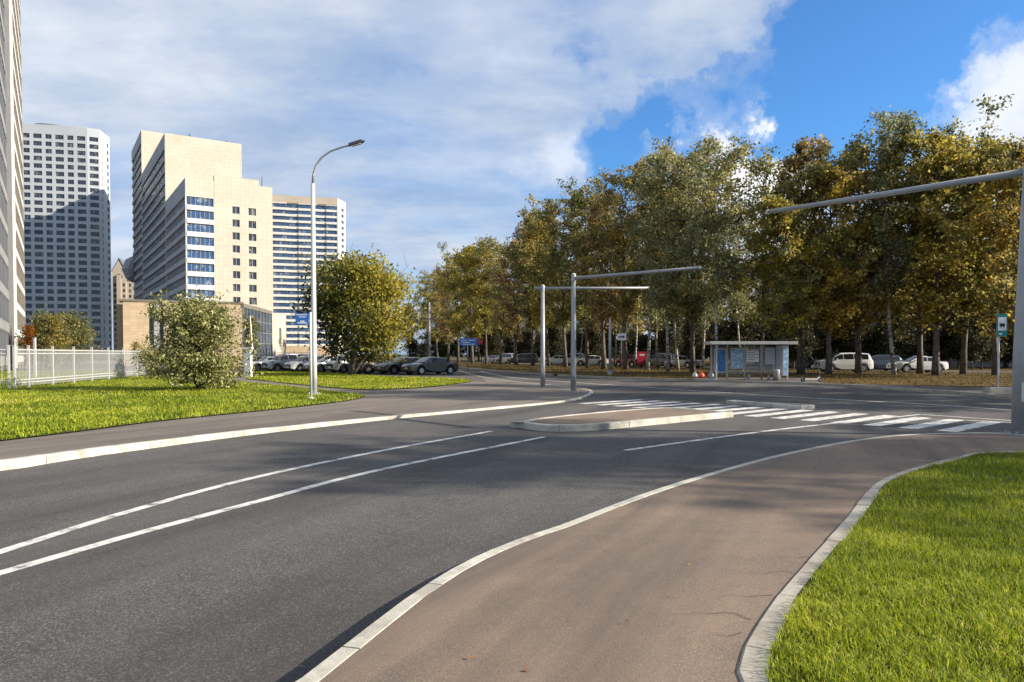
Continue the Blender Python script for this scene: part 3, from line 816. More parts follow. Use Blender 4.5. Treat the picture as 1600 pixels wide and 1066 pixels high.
# front: corner strip with ribbons, then stone wall with two columns of windows
b = grid_wall(0, 6.9, 0, H1, [(0.25, 6.7)], rib_z, 0.0, 0.4)
for (z0, z1) in zip([r[1] for r in rib_z][1:], [r[0] for r in rib_z]):
    b.box(0.25, 6.7, -0.12, -0.001, z0, z1)
b.build('corner_wall', M['white_band'], t)
MB().box(0.003, 6.9, -0.010, 0.39, H1-4.4, H1-0.002).build('parapet', M['cream'], t)
ribm = win_mesh('window', 6.45, 2.15, 6, 'glass_blue', 'grey_band', 0.10)
for (z0, z1) in rib_z: link('window', ribm, t, (0.25, 0.25, z0))
sw = []
for pxa, pxb in ((365, 376.5), (390, 402)):
    cc = []
    for p in (pxa, pxb):
        k = (p-800)/FPX
        cc.append((k*A0.y-A0.x)/(u.x-k*u.y))
    sw.append(tuple(cc))
sqz = [(H1-6.0-i*S1-1.9, H1-6.0-i*S1) for i in range(11)]
grid_wall(6.905, W1, 0, H1, sw, sqz, -0.05, 0.45).build('wall', M['cream'], t)
sqm = cache(lambda a, b_: win_mesh('window', a, b_, 2, 'glass', 'grey_band', 0.12))
for (a, c) in sw:
    for (e, f) in sqz: link('window', sqm(c-a, f-e), t, (a, 0.2, e))
MB().box(6.9, 17.9, -0.05, 1.2, H1+0.002, H1+1.5).build('parapet', M['cream'], t)
MB().box(0.5, W1, 0.46, D1-0.02, 0, H1-0.6).build('core', M['dark_core'], t)
MB().box(W1-0.35, W1-0.002, 0.41, D1-0.05, 0, H1-0.1).build('wall', M['cream'], t)
# the two higher slabs
b = MB().box(0.03, W1, D1, D1+0.5, 0, H2); b.box(W1-0.5, W1-0.01, D1+0.5, D1+D2, 0, H2-0.01); b.build('upper_wall', M['cream'], t)
MB().box(0.6, W1-0.51, D1+0.51, D1+D2-0.02, 0, H2-0.8).build('core', M['dark_core'], t)
b = MB().box(0.06, W1, D1+D2, D1+D2+0.5, 0, H3); b.box(W1-0.5, W1-0.01, D1+D2+0.5, D1+D2+D3, 0, H3-0.01); b.build('upper_wall', M['cream'], t)
MB().box(0.6, W1-0.51, D1+D2+0.51, D1+D2+D3, 0, H3-0.8).build('core', M['dark_core'], t)
MB().box(9, W1, D1+D2+D3+0.02, D1+D2+D3+15, 0, H3-0.02).build('added_shade_wing', M['cream'], t)  # unseen wing, added so its shadow falls on the tower's right facet
# dark flank: spandrel bands, fins and one ribbon window for each floor and slab
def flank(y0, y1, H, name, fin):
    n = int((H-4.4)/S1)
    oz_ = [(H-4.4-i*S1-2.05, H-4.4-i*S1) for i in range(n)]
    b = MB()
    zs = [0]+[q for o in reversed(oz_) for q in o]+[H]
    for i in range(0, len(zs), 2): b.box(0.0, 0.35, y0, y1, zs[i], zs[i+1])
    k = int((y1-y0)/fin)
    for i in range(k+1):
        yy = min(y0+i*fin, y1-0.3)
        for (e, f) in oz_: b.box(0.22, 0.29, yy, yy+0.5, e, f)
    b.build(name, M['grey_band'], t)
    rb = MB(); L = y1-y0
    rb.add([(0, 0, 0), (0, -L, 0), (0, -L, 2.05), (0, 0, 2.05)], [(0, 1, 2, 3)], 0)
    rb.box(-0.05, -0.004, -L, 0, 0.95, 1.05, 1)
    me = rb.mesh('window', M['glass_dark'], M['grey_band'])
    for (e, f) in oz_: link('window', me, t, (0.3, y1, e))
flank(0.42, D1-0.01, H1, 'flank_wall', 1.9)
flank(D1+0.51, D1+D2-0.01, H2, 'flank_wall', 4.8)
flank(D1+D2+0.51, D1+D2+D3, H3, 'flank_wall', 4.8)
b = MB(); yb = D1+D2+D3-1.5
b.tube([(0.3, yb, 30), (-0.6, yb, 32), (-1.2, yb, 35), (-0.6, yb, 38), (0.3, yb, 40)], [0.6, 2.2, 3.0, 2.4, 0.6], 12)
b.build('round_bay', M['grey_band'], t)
b = MB()
for (x_, y_, h_) in ((7, D1+3, 1.6), (13, D1+4, 1.1), (17.5, D1+3, 1.2)): b.box(x_, x_+0.5, y_, y_+0.5, H2-0.8, H2+h_)
b.build('roof_vent', M['roof_grey'], t)
MB().tube([(19.5, 3, H1-0.7), (19.5, 3, H1+3.2)], 0.12, 6).build('mast', M['roof_grey'], t)

# --- blue glazed office with white bands behind it
P0 = Vector((PX(400, 333.6), 333.6)); P1 = Vector((PX(529, 343), 343)); P2 = Vector((PX(541, 352), 352))
t = thing('office_tower', 'blue glazed office tower with white horizontal bands behind the cream block', 'building', (P0.x, P0.y, 0), math.atan2(P1.y-P0.y, P1.x-P0.x))
LO = (P1-P0).length; HO = 73.6; SO = 2.81
ozo = [(HO-3.6-i*SO-1.75, HO-3.6-i*SO) for i in range(24)]
b = MB()
zs = [0]+[q for o in reversed(ozo) for q in o]+[HO]
# shallow wave in plan: bays step in and out
bays = [(0, LO*.38, 0.0), (LO*.38, LO*.52, 0.5), (LO*.52, LO*.75, 0.12), (LO*.75, LO*.86, 0.6), (LO*.86, LO, 0.2)]
for i in range(0, len(zs), 2):
    if i == len(zs)-2:
        b.box(0, LO, 0.0, 1.4, zs[i]+0.5, zs[i+1], 1)
        for (a, c, d) in bays: b.box(a, c, d-0.05, 1.35, zs[i], zs[i]+0.5)
    else:
        for (a, c, d) in bays: b.box(a, c, d-0.05, 1.4, zs[i], zs[i+1])
b.build('band_wall', [M['white_band'], M['beige_wall']], t)
rm = {}
for (e, f) in ozo:
    for (a, c, d) in bays:
        k = round(c-a, 2)
        if k not in rm: rm[k] = win_mesh('window', c-a, 1.75, max(2, int((c-a)/1.7)), 'glass_blue', 'roof_grey', 0.06)
        link('window', rm[k], t, (a, d+0.35, e))
MB().box(0.3, LO-0.3, 1.42, 17, 0, HO-1).build('core', M['dark_core'], t)
mloc, L3 = local_facade(t, P1, P2)
o = grid_wall(0, L3, 0, HO, [(L3*0.45, L3*0.78)], [(e+0.2, f) for e, f in ozo], 0, 0.5).build('end_wall', M['white_band'], t)
o.matrix_basis = t.matrix_basis.inverted() @ Matrix.Translation((P1.x, P1.y, 0)) @ Matrix.Rotation(math.atan2(P2.y-P1.y, P2.x-P1.x), 4, 'Z')
em = win_mesh('window', L3*0.33, 1.55, 1, 'glass_dark', 'grey_band', 0.1)
for (e, f) in ozo:
    link('window', em, t).matrix_basis = o.matrix_basis @ Matrix.Translation((L3*0.45, 0.25, e+0.2))
b = MB()
for x_ in (7.5, 10.5, 12.3, 14): b.box(x_, x_+1.3, 4, 5, HO-0.1, HO+0.9)
b.build('roof_unit', M['roof_grey'], t)
MB().box(6, LO-2, -6, -0.06, 0, 5.5).build('entrance_hall', M['sandstone'], t)

# --- far beige tower with a gabled roof
Y = 385
bx0, bx1 = PX(177, Y), PX(214, Y)
t = thing('gabled_tower', 'distant beige apartment tower with arched gable and grey roof', 'building', (bx0, Y, 0), R(14))
wB = (bx1-bx0)*1.02; HB = 45
b = MB().box(0, wB*.52, 0, 18, 0, HB); b.box(wB*.52, wB, 0.8, 16, 0, HB-5); b.box(wB*.18, wB*.34, -0.8, -0.01, 0, HB-2)
b.add([(0, 0, HB), (wB*.52, 0, HB), (wB*.26, 0, HB+6.3), (0, 6, HB), (wB*.52, 6, HB), (wB*.26, 6, HB+6.3)], [(0, 1, 2), (3, 5, 4)])
b.build('wall', M['beige_wall'], t)
b = MB()
b.add([(-.4, -.3, HB-.3), (wB*.26, -.3, HB+6.8), (wB*.26, 7, HB+6.8), (-.4, 7, HB-.3), (wB*.52+.4, -.3, HB-.3), (wB*.52+.4, 7, HB-.3)], [(0, 1, 2, 3), (1, 4, 5, 2)])
b.box(wB*.5, wB+.3, .6, 16.2, HB-4.99, HB-3.4); b.build('roof', M['roof_grey'], t)
b = MB()
for i in range(14):
    for xx in (wB*.06, wB*.40, wB*.62, wB*.82): b.box(xx, xx+wB*.08, -0.05 if xx < wB*.5 else 0.75, 0.3 if xx < wB*.5 else 0.9, HB-8-i*2.9, HB-6.4-i*2.9)
b.build('windows', M['glass'], t, kind='stuff')
MB().tube([(wB*.26, -0.1, HB-3), (wB*.26, 0.3, HB-3)], 1.5, 16).build('round_window', M['glass_dark'], t)

# --- low sandstone hall with glazed side
Q0 = Vector((PX(193, 105.5), 105.5)); Q1 = Vector((PX(380.5, 111.5), 111.5))
t = thing('sandstone_hall', 'low sandstone clad hall with dark glazed slot and glass side wall', 'building', (Q0.x, Q0.y, 0), math.atan2(Q1.y-Q0.y, Q1.x-Q0.x))
LS = (Q1-Q0).length; HS = 9.25
fr = lambda p: LS*(p-193)/(380.5-193)
b = MB().box(0, fr(231.5), 0, 4, 0, HS); b.build('wall', M['sandstone'], t)
b = MB().box(fr(254), LS, 0, 1.2, 0, HS); b.build('wall', M['sandstone'], t)
b = MB().box(fr(231.5), fr(254), 0.7, 1.1, 0, HS-0.1); b.build('slot_glass', M['glass_dark'], t)
MB().box(fr(239), fr(248), 0.3, 0.69, 0, HS-0.05).build('slot_panel', M['grey_band'], t)
MB().box(-0.6, LS+0.1, -0.12, 4.2, HS+0.002, HS+0.3).build('coping', M['brown_panel'], t)
MB().box(-0.9, -0.02, 0.6, 18, 0, HS-0.4).build('rear_wall', M['brown_panel'], t)
Q2 = Vector((PX(425, 131), 131)); Q3 = Vector((PX(447.5, 140), 140))
ml, LG = local_facade(t, Q1, Q2)
bpy.context.view_layer.update()
W2L = t.matrix_world.inverted()
def face_m(A, B): return W2L @ Matrix.Translation((A[0], A[1], 0)) @ Matrix.Rotation(math.atan2(B[1]-A[1], B[0]-A[0]), 4, 'Z')
fm = face_m(Q1, Q2)
nc, nr = 9, 5
pw, ph = LG/nc, (HS-0.5)/nr
pane = MB().box(0.05, pw-0.05, 0.0, 0.05, 0.05, ph-0.05).mesh('pane', M['glass_dark'])
b = MB()
for i in range(nc+1): b.box(i*pw-0.055, i*pw+0.055, -0.10, 0.1, 0, HS-0.5)
for j in range(nr+1): b.box(0.06, LG-0.06, -0.07, 0.08, j*ph-0.045, j*ph+0.045)
cw = b.build('curtain_wall', M['galv'], t); cw.matrix_basis = fm
for i in range(nc):
    for j in range(nr):
        link('pane', pane, cw, (i*pw, 0, j*ph))
o = MB().box(0, LG, 0.12, 1.0, 0, HS-0.1).build('interior', M['dark_core'], t); o.matrix_basis = fm
o = MB().box(-0.1, LG, -0.15, 1.2, HS-0.499, HS+0.1).build('coping', M['brown_panel'], t); o.matrix_basis = fm
fm = face_m(Q2, Q3); LR = (Q3-Q2).length
o = grid_wall(-0.6, LR, 0, HS-0.2, [(LR*.5, LR*.66)], [(3.6, 6.5)], 0, 1.5).build('wall', M['cream'], t); o.matrix_basis = fm
o = MB().box(LR*.5, LR*.66, 0.5, 0.6, 3.6, 6.5).build('slot_glass', M['glass_dark'], t); o.matrix_basis = fm

# --- high-rise at the left edge: lit grid of white slabs with grey panels
E0 = Vector((-38.4, 54.5)); E1 = Vector((-74.9, 114.0))
dE = (E1-E0).normalized(); LE = (E1-E0).length
t = thing('highrise_facade', 'high-rise block with pale floor bands and grey panels rising behind the white fence', 'building', (E0.x, E0.y, 0), math.atan2(dE.y, dE.x))
SE, HE = 3.3, 72.6
def xloc(px):
    k = (px-800)/FPX
    return (k*E0.y-E0.x)/(dE.x-k*dE.y)
x1, x2, x3 = xloc(15.5), xloc(22.5), xloc(27.5)
nfl = 22
b = MB()
for i in range(nfl):
    z = i*SE+1.1
    b.box(0, x1, -0.02, 0.5, z-0.45, z+0.42)
b.build('floor_band', M['dull_band'], t)
b = MB()
for i in range(nfl):
    z = i*SE+1.1
    b.box(x3, LE-0.61, -0.02, 0.5, z-0.42, z+0.42)
b.build('floor_band', M['white_band'], t)
MB().box(x2, x3-0.004, -0.028, 0.5, 0, HE-14).build('pilaster', M['white_band'], t)
MB().box(x1+0.004, x2-0.004, -0.05, 0.5, 0, HE).build('pilaster', M['grey_stone'], t)
MB().box(LE-0.6, LE+0.02, -0.03, 16, 0, HE+0.05).build('corner_pier', M['grey_stone'], t)
MB().box(-4, LE-0.61, 0.51, 18, 0, HE-0.5).build('core', M['dark_core'], t)
ng = 5
pm = win_mesh('window', (x1-0.1)/ng-0.15, SE-0.87, 3, 'glass_grey', 'roof_grey', 0.12)
pm2 = win_mesh('window', (LE-x3-0.7)/4-0.2, SE-0.84, 3, 'glass_grey', 'brown_panel', 0.3)
for i in range(nfl-1):
    z = i*SE+1.1+0.42
    for k in range(ng): link('window', pm, t, (0.05+k*(x1-0.1)/ng, 0.07, z))
    for k in range(4): link('window', pm2, t, (x3+0.1+k*(LE-x3-0.7)/4, 0.07, z))
b = MB()
for k in range(ng+1): b.box(max(0, k*(x1-0.1)/ng-0.12), k*(x1-0.1)/ng+0.08, 0.0, 0.4, 0.2, HE-0.6)
for k in range(1, 5): b.box(x3+k*(LE-x3-0.7)/4-0.12, x3+k*(LE-x3-0.7)/4+0.1, 0.0, 0.4, 0.2, HE-0.6)
b.build('mullions', M['grey_stone'], t)

# its end wall towards the road
ex = [(1.6+i*4.1, 4.2+i*4.1) for i in range(4)]; ez = [(i*SE+2.1, i*SE+3.9) for i in range(nfl-1)]
em_ = Matrix.Translation((-4.42, 17.9, 0)) @ Matrix.Rotation(R(-90), 4, 'Z')
o = grid_wall(0, 17.9, 0, HE-0.2, ex, ez, 0, 0.4).build('end_wall', M['dull_band'], t); o.matrix_basis = em_
ewm = win_mesh('window', 2.6, 1.8, 3, 'glass', 'roof_grey', 0.08)
for (a, c) in ex:
    for (e, f) in ez: link('window', ewm, t).matrix_basis = em_ @ Matrix.Translation((a, 0.2, e))
MB().box(-3.99, -0.001, 0.1, 0.5, 0, HE-0.25).build('return_wall', M['dull_band'], t)
# --- pale panel block behind the wood on the right
B0 = Vector((34.0, 104.0)); B1 = Vector((118.0, 62.0))
t = thing('panel_block', 'pale grey panel apartment block half hidden behind the trees and white cars', 'building', (B0.x, B0.y, 0), math.atan2((B1-B0).y, (B1-B0).x))
LB_ = (B1-B0).length; HBk = 15.5
ox = [(1.2+i*3.4, 2.9+i*3.4) for i in range(int((LB_-2)/3.4))]
ozb = [(1.1+i*2.9, 2.6+i*2.9) for i in range(5)]
grid_wall(0, LB_, 0, HBk, ox, ozb, 0, 0.4).build('wall', M['panel_wall'], t)
MB().box(0.1, LB_-0.1, 0.41, 12, 0, HBk-0.3).build('core', M['dark_core'], t)
bw = win_mesh('window', 1.7, 1.5, 2, 'glass', 'white_metal', 0.09)
for (a, c) in ox:
    for (e, f) in ozb: link('window', bw, t, (a, 0.2, e))
# --- block peeping over the far tree tops
Y = 360
p = AT(813, 349, Y)
t = thing('peeping_block', 'pale corner of a distant apartment block peeping over the treetops', 'building', (p.x, Y, 0), R(8))
MB().box(0, 16, 0, 14, 0, p.z-2.5).build('wall', M['panel_wall'], t)
MB().box(-0.6, 16.6, -0.6, 14.6, p.z-2.5, p.z).build('parapet', M['grey_band'], t)
# ------------------------------------------------------------------ vegetation
def leaf_cloud(name, C, size, mat, lv=None, aspect=0.62, flat=0.0):
    """many small quads at the points C, turned at random"""
    n = len(C)
    q = rng.normal(size=(n, 3)); q /= np.linalg.norm(q, axis=1)[:, None]
    if flat: q[:, 2] *= (1-flat); q /= np.linalg.norm(q, axis=1)[:, None]
    r = rng.normal(size=(n, 3)); s_ = np.cross(q, r); s_ /= np.linalg.norm(s_, axis=1)[:, None]
    sz = size*(0.55+0.9*rng.random(n))
    u_ = q*sz[:, None]*0.5; w_ = s_*(sz*aspect*0.5)[:, None]
    nrm = np.cross(q, s_)*(sz*0.12)[:, None]
    V = np.stack([C-u_, C-w_+nrm, C+u_, C+w_+nrm], 1).reshape(-1, 3)
    if lv is None: lv = np.clip(rng.normal(0.5, 0.30, n), 0, 1)
    return np_mesh(name, V, np.arange(n*4), 4, mat, np.repeat(lv, 4))
def branchy(H, cb, rad, nl, seed, trunk_r, profile, up=(35, 60), droop=0.0, stems=1, lean=0.03, leaves=12000, clump=0.5, twig=5, shoots=False, strag=0.02):
    """trunk and limb tubes plus leaf positions for one tree shape"""
    r = np.random.default_rng(seed); rnd = random.Random(seed)
    b = MB(); tips = []; dens = []
    for st in range(stems):
        az0 = 6.283*st/max(1, stems)+rnd.random()
        spread = 0.0 if stems == 1 else 0.22*H
        hh = H*(1 if stems == 1 else rnd.uniform(0.8, 1.0))
        path = []; n = 9
        wob = Vector((rnd.uniform(-1, 1), rnd.uniform(-1, 1), 0))*lean*H
        for i in range(n+1):
            f = i/n
            path.append(Vector((math.cos(az0)*spread*f**0.8, math.sin(az0)*spread*f**0.8, hh*0.96*f))+wob*math.sin(f*2.6)+Vector((rnd.uniform(-1, 1), rnd.uniform(-1, 1), 0))*0.012*H*f)
        path[0].z = -0.15
        rr = [trunk_r*(1.25 if i == 0 else (1-0.90*(i/n)**0.9)) for i in range(n+1)]
        b.tube(path, rr, 8)
        def on(f):
            k = min(n-1, int(f*n)); return path[k].lerp(path[k+1], f*n-k)
        for j in range(nl//stems):
            f = cb+(0.985-cb)*((j+rnd.random()*0.9)/(nl//stems))
            az = j*2.39996+rnd.uniform(-.5, .5)+st
            tt = (f-cb)/(1-cb)
            L = rad*profile(tt)*rnd.uniform(0.5, 1.25)
            el = R(rnd.uniform(*up))*(1-0.2*tt)
            p = on(f); d = Vector((math.cos(az)*math.cos(el), math.sin(az)*math.cos(el), math.sin(el)))
            lp = [p]
            for k in range(4):
                d2 = (d+Vector((rnd.uniform(-.25, .25), rnd.uniform(-.25, .25), rnd.uniform(-.12, .2)-droop*k*0.22))).normalized()
                p = p+d2*L/4; lp.append(p); d = d2
            r0 = max(0.02, trunk_r*0.42*(1-0.68*tt))
            b.tube(lp, [r0, r0*.75, r0*.52, r0*.34, r0*.12], 5, cap=False)
            for q in range(twig):
                g = rnd.uniform(0.25, 1.0); kk = min(3, int(g*4)); o = lp[kk].lerp(lp[kk+1], g*4-kk)
                td = Vector((rnd.gauss(0, 1), rnd.gauss(0, 1), rnd.gauss(0.2, 0.7)-droop*1.6)).normalized()
                tl = L*rnd.uniform(0.18, 0.42)+0.2
                e = o+td*tl
                b.tube([o, o+(e-o)*0.5+Vector((0, 0, 0.05)), e], [r0*.3, r0*.2, 0.008], 3, cap=False)
                dn = rnd.random()**1.3+0.03
                tips.append((o, e, dn)); dens.append(dn*(0.6+0.4*tl))
            if shoots:
                e = lp[-1]+Vector((rnd.gauss(0, .2), rnd.gauss(0, .2), 1)).normalized()*rnd.uniform(.2, .7)
                b.tube([lp[-1], e], [0.01, 0.005], 3, cap=False); tips.append((lp[-1], e, 0.3)); dens.append(0.25)
    dens = np.array(dens); cnt = r.multinomial(leaves, dens/dens.sum())
    pts = []
    for (o, e, dn), c in zip(tips, cnt):
        if not c: continue
        f = r.random(c)[:, None]**0.7
        sp = clump*(0.55+0.6*dn)
        q = np.array(o)[None]*(1-f)+np.array(e)[None]*f+r.normal(0, 1, (c, 3))*np.array([sp, sp, sp*0.8])*0.5
        if droop: q[:, 2] -= droop*r.random(c)**2*1.8*clump
        pts.append(q)
    return b, np.concatenate(pts)
prof_round = lambda t: max(0.12, (1-(2*t-0.75)**2*0.62)*(1 if t < 0.9 else 0.6))
prof_tall = lambda t: 0.30+0.9*math.sin(math.pi*min(1, 0.10+0.84*t))**0.8
prof_ball = lambda t: max(0.25, math.sqrt(max(0, 1-(1.75*t-0.62)**2)))
VAR = {}
def variant(key, leaf, bark, **kw):
    size = kw.pop('size', 0.30); kw['profile'] = kw.get('profile', prof_tall)
    b, C = branchy(**kw)
    VAR[key] = (b.mesh('trunk', M[bark], smooth=True), leaf_cloud('crown', C, size, M[leaf]))
NLF = 11500
variant('linden', 'leaf_olive', 'bark', H=21, cb=0.22, rad=5.0, nl=34, seed=11, trunk_r=0.24, leaves=12000, clump=0.56, twig=7, size=0.26)
variant('linden2', 'leaf_green', 'bark', H=20, cb=0.18, rad=4.6, nl=34, seed=12, trunk_r=0.22, leaves=12000, clump=0.56, twig=7, size=0.26)
variant('maple', 'leaf_yellow', 'bark', H=17, cb=0.16, rad=5.6, nl=36, seed=13, trunk_r=0.22, leaves=12500, clump=0.55, twig=7, profile=prof_round, size=0.27)
variant('oak', 'leaf_brown', 'bark', H=19, cb=0.18, rad=5.4, nl=34, seed=14, trunk_r=0.25, leaves=11000, clump=0.55, twig=7, profile=prof_round, size=0.26)
variant('birch', 'leaf_birch', 'birch_bark', H=23, cb=0.30, rad=3.9, nl=36, seed=15, trunk_r=0.17, leaves=NLF, clump=0.62, twig=7, droop=0.55, lean=0.05, size=0.25, up=(30, 65))
variant('birch2', 'leaf_birch', 'birch_bark', H=22, cb=0.26, rad=3.6, nl=34, seed=16, trunk_r=0.16, leaves=12000, clump=0.6, twig=7, droop=0.6, lean=0.07, size=0.25, up=(30, 65))
variant('aspen', 'leaf_yellow', 'bark', H=20, cb=0.25, rad=3.8, nl=34, seed=17, trunk_r=0.18, leaves=10000, clump=0.62, twig=7)
variant('sparse', 'leaf_olive', 'bark', H=21, cb=0.30, rad=4.0, nl=34, seed=18, trunk_r=0.17, leaves=3200, clump=0.6, twig=7)
variant('under', 'leaf_shade_tone', 'bark', H=8, cb=0.12, rad=3.0, nl=26, seed=19, trunk_r=0.09, leaves=7500, clump=0.8, profile=prof_round, size=0.28)
WORD = {'linden': ('linden_tree', 'olive linden tree'), 'linden2': ('linden_tree', 'dark green linden tree'), 'maple': ('maple_tree', 'yellow maple tree'),
        'oak': ('oak_tree', 'brown leaved oak tree'), 'birch': ('birch_tree', 'pale trunked birch tree'), 'birch2': ('birch_tree', 'slender pale trunked birch tree'),
        'aspen': ('aspen_tree', 'narrow yellowing aspen tree'), 'sparse': ('bare_tree', 'thin half bare tree'), 'under': ('young_tree', 'low young tree with painted-in shade')}
def tree(key, x, y, h, z=0.12, label=None, group=None, wide=1.0, rz=None):
    H0 = {'linden': 21, 'linden2': 20, 'maple': 17, 'oak': 19, 'birch': 23, 'birch2': 22, 'aspen': 20, 'sparse': 21, 'under': 8}[key]
    nm, lab = WORD[key]
    o = thing(nm, label or lab, 'tree', (x, y, z), random.uniform(0, 6.28) if rz is None else rz, group)
    s = h/H0; o.scale = (s*wide, s*wide, s)
    link('trunk', VAR[key][0], o); link('crown', VAR[key][1], o)
    return o
# front row along the verge: (pixel column of the trunk, distance, height, kind)
FRONT = [(1592, 50, 16.0, 'maple'), (1556, 55, 17.5, 'maple'), (1505, 58, 18.8, 'linden2'), (1462, 55, 18.6, 'maple'), (1438, 60, 17.5, 'maple'), (1398, 57, 20.6, 'birch'), (1342, 60, 18.5, 'maple'), (1295, 57, 16.5, 'maple'),
         (1252, 60, 19.5, 'oak'), (1222, 55, 13.5, 'maple'), (1190, 64, 19.0, 'sparse'), (1121, 57, 18.5, 'birch'), (1082, 66, 19, 'linden2'), (1044, 64, 19.6, 'birch2'), (1012, 72, 21, 'birch'), (978, 76, 20.3, 'linden'),
         (944, 79, 19.5, 'oak'), (918, 85, 20, 'linden2'), (884, 88, 19.5, 'linden'), (858, 96, 20.5, 'aspen'), (832, 100, 20, 'linden2'), (806, 106, 18.5, 'oak'), (782, 112, 18.5, 'linden'),
         (760, 120, 19.5, 'aspen'), (738, 126, 20.5, 'maple'), (716, 136, 20, 'linden2'), (700, 146, 19, 'oak'), (684, 158, 18.5, 'linden'), (668, 172, 17.5, 'linden2')]
FLAB = ['yellow maple standing behind the bus stop sign', 'yellow maple rising between the bus stop sign and the white sedan', 'dark green linden behind the right end of the white sedan', 'yellow maple whose trunk crosses the rear of the white sedan', 'yellow maple whose trunk crosses the door of the white sedan',
        'tallest drooping green birch rising above the yellow maples', 'yellow maple growing between the two white parked cars', 'yellow maple whose trunk crosses the white off-roader', 'brown oak with its trunk just past the kick scooter', 'small yellow maple growing behind the end of the bus shelter',
        'thin half bare tree rising above the bus shelter roof', 'white trunked birch growing right behind the bus shelter', 'dark green linden beside the orange and white sacks', 'slender leaning birch by the red information board', 'tall birch with drooping crown over the red information board',
        'olive linden behind the small white sign with arrow', 'brown oak beside the slim grey verge pole', 'dark green linden seen past the slanting signal arm', 'olive linden behind the pole of the slanting signal arm', 'yellowing aspen seen between the two signal poles',
        'dark green linden behind the level signal crossbar', 'brown oak in front of the long black off-roader', 'olive linden in front of the white off-roader deep in the shade', 'narrow yellowing aspen next to the blue direction sign', 'yellow maple right behind the blue direction sign',
        'dark green linden behind the graphite sedan in the car park', 'brown oak beyond the graphite sedan and the slim lamp pole', 'olive linden right behind the slim grey lamp pole', 'dark green linden ending the row of trees towards the lone tree']
for (px, Y, h, k), lab in zip(FRONT, FLAB):
    tree(k, PX(px, Y), Y, h, label=lab, group='front row of the wood', wide=1.08)
# second and third rows behind the inner street
kinds = ['linden2', 'oak', 'linden', 'birch2', 'maple', 'linden2', 'linden', 'aspen']
back = []
for i in range(24):
    f = i/23
    px = 1600-f*920; Y = 78+f*100+((i*7) % 5)*1.6
    back.append((px+((i*13) % 7-3)*4, Y, (17.0 if px > 1180 else 19.0)+((i*5) % 4)*1.0, kinds[i % 8]))
for i in range(15):
    f = i/14
    px = 1570-f*800; Y = 88+f*100+((i*3) % 4)*2
    back.append((px, Y, (17 if px > 1180 else 19)+((i*3) % 3), kinds[(i*3+1) % 8]))
for (px, Y, h, k) in back:
    if 1130 < px < 1215: h *= 0.82
    tree(k, PX(px, Y), Y, h, label=WORD[k][1]+' deeper in the wood behind the inner street', group='trees deeper in the wood, '+WORD[k][1])
for i in range(20):
    f = i/19
    px = 1600-f*960; Y = 108+f*105+((i*3) % 4)*3
    if 1130 < px < 1215: continue
    k = kinds[(i*5+2) % 8]
    tree(k, PX(px, Y), Y, 16.5+((i*3) % 3), label=WORD[k][1]+' deeper in the wood behind the inner street', group='trees deeper in the wood, '+WORD[k][1], wide=1.25)
# undergrowth between the trunks
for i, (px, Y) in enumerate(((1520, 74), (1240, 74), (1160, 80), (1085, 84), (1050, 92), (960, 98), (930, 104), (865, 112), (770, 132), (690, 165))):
    tree('under', PX(px, Y), Y, 5.5+(i % 3)*1.2, label='low young tree with painted-in shade among the trunks of the wood', group='undergrowth in the wood')
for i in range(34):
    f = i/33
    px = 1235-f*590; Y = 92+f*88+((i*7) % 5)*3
    tree('under', PX(px, Y), Y, 4.4+((i*5) % 4)*0.7, label='low young tree with painted-in shade among the trunks of the wood', group='undergrowth in the wood', wide=1.5)
for i, (px, Y, h) in enumerate(((1160, 70, 16), (1098, 74, 17.5), (1060, 72, 18), (1026, 84, 19), (992, 90, 19), (962, 94, 18.5), (905, 104, 18.5), (872, 112, 18))):
    tree('birch2' if i % 2 else 'birch', PX(px, Y), Y, h, label='slim pale birch trunk standing back between the front lindens', group='slim birches behind the front row')
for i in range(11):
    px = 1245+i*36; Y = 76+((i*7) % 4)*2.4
    tree('under', PX(px, Y), Y, 4.6+((i*5) % 3)*0.8, label='low young tree with painted-in shade among the trunks of the wood', group='undergrowth in the wood', wide=1.4)
# trees right of the crossing, beyond the picture's edge: their shade falls across the road
for i, (x, y, h, k) in enumerate(((29, 8.0, 16, 'birch'), (37, 5.6, 19, 'sparse'), (40, 9.0, 20, 'birch2'), (35, 25.5, 20, 'linden2'), (38, 33.0, 20, 'oak'), (31, 14.6, 10.5, 'maple'), (33, 21.0, 13.5, 'oak'), (41, 24.5, 20, 'linden'), (50, 29, 20, 'linden2'))):
    tree(k, x, y, h, label=WORD[k][1]+' on the roadside beyond the corner lawn', group='roadside trees beyond the corner lawn, '+WORD[k][1])

# lone tree in front of the car park
b, C = branchy(H=9.3, cb=0.08, rad=5.6, nl=75, seed=31, trunk_r=0.17, leaves=26000, clump=0.9, profile=prof_ball, stems=3, up=(8, 55), twig=6)
p = G(548, 587, 0.06)
o = thing('lone_tree', 'round bushy tree turning from green to yellow, shaded side painted darker, beside the parked cars', 'tree', (p[0], p[1], 0.06))
C[:, 2] = np.where(C[:, 2] < 1.0, 1.0+rng.random(len(C))*1.5, C[:, 2])
def recentre(b, C, half, dx=0.0):
    """centre a grown plant over its foot and bring it to the wanted half width, wood and leaves alike"""
    m = (np.percentile(C[:, :2], 97, axis=0)+np.percentile(C[:, :2], 3, axis=0))/2
    f = half/np.percentile(np.abs(C[:, :2]-m), 97)
    C[:, :2] = (C[:, :2]-m)*f+[dx, 0]
    b.v = [((v_[0]-m[0]*min(1, v_[2]/2.5))*f+dx*min(1, v_[2]/2.5), (v_[1]-m[1]*min(1, v_[2]/2.5))*f, v_[2]) for v_ in b.v]
    return C
C = recentre(b, C, 4.6, 0.7)
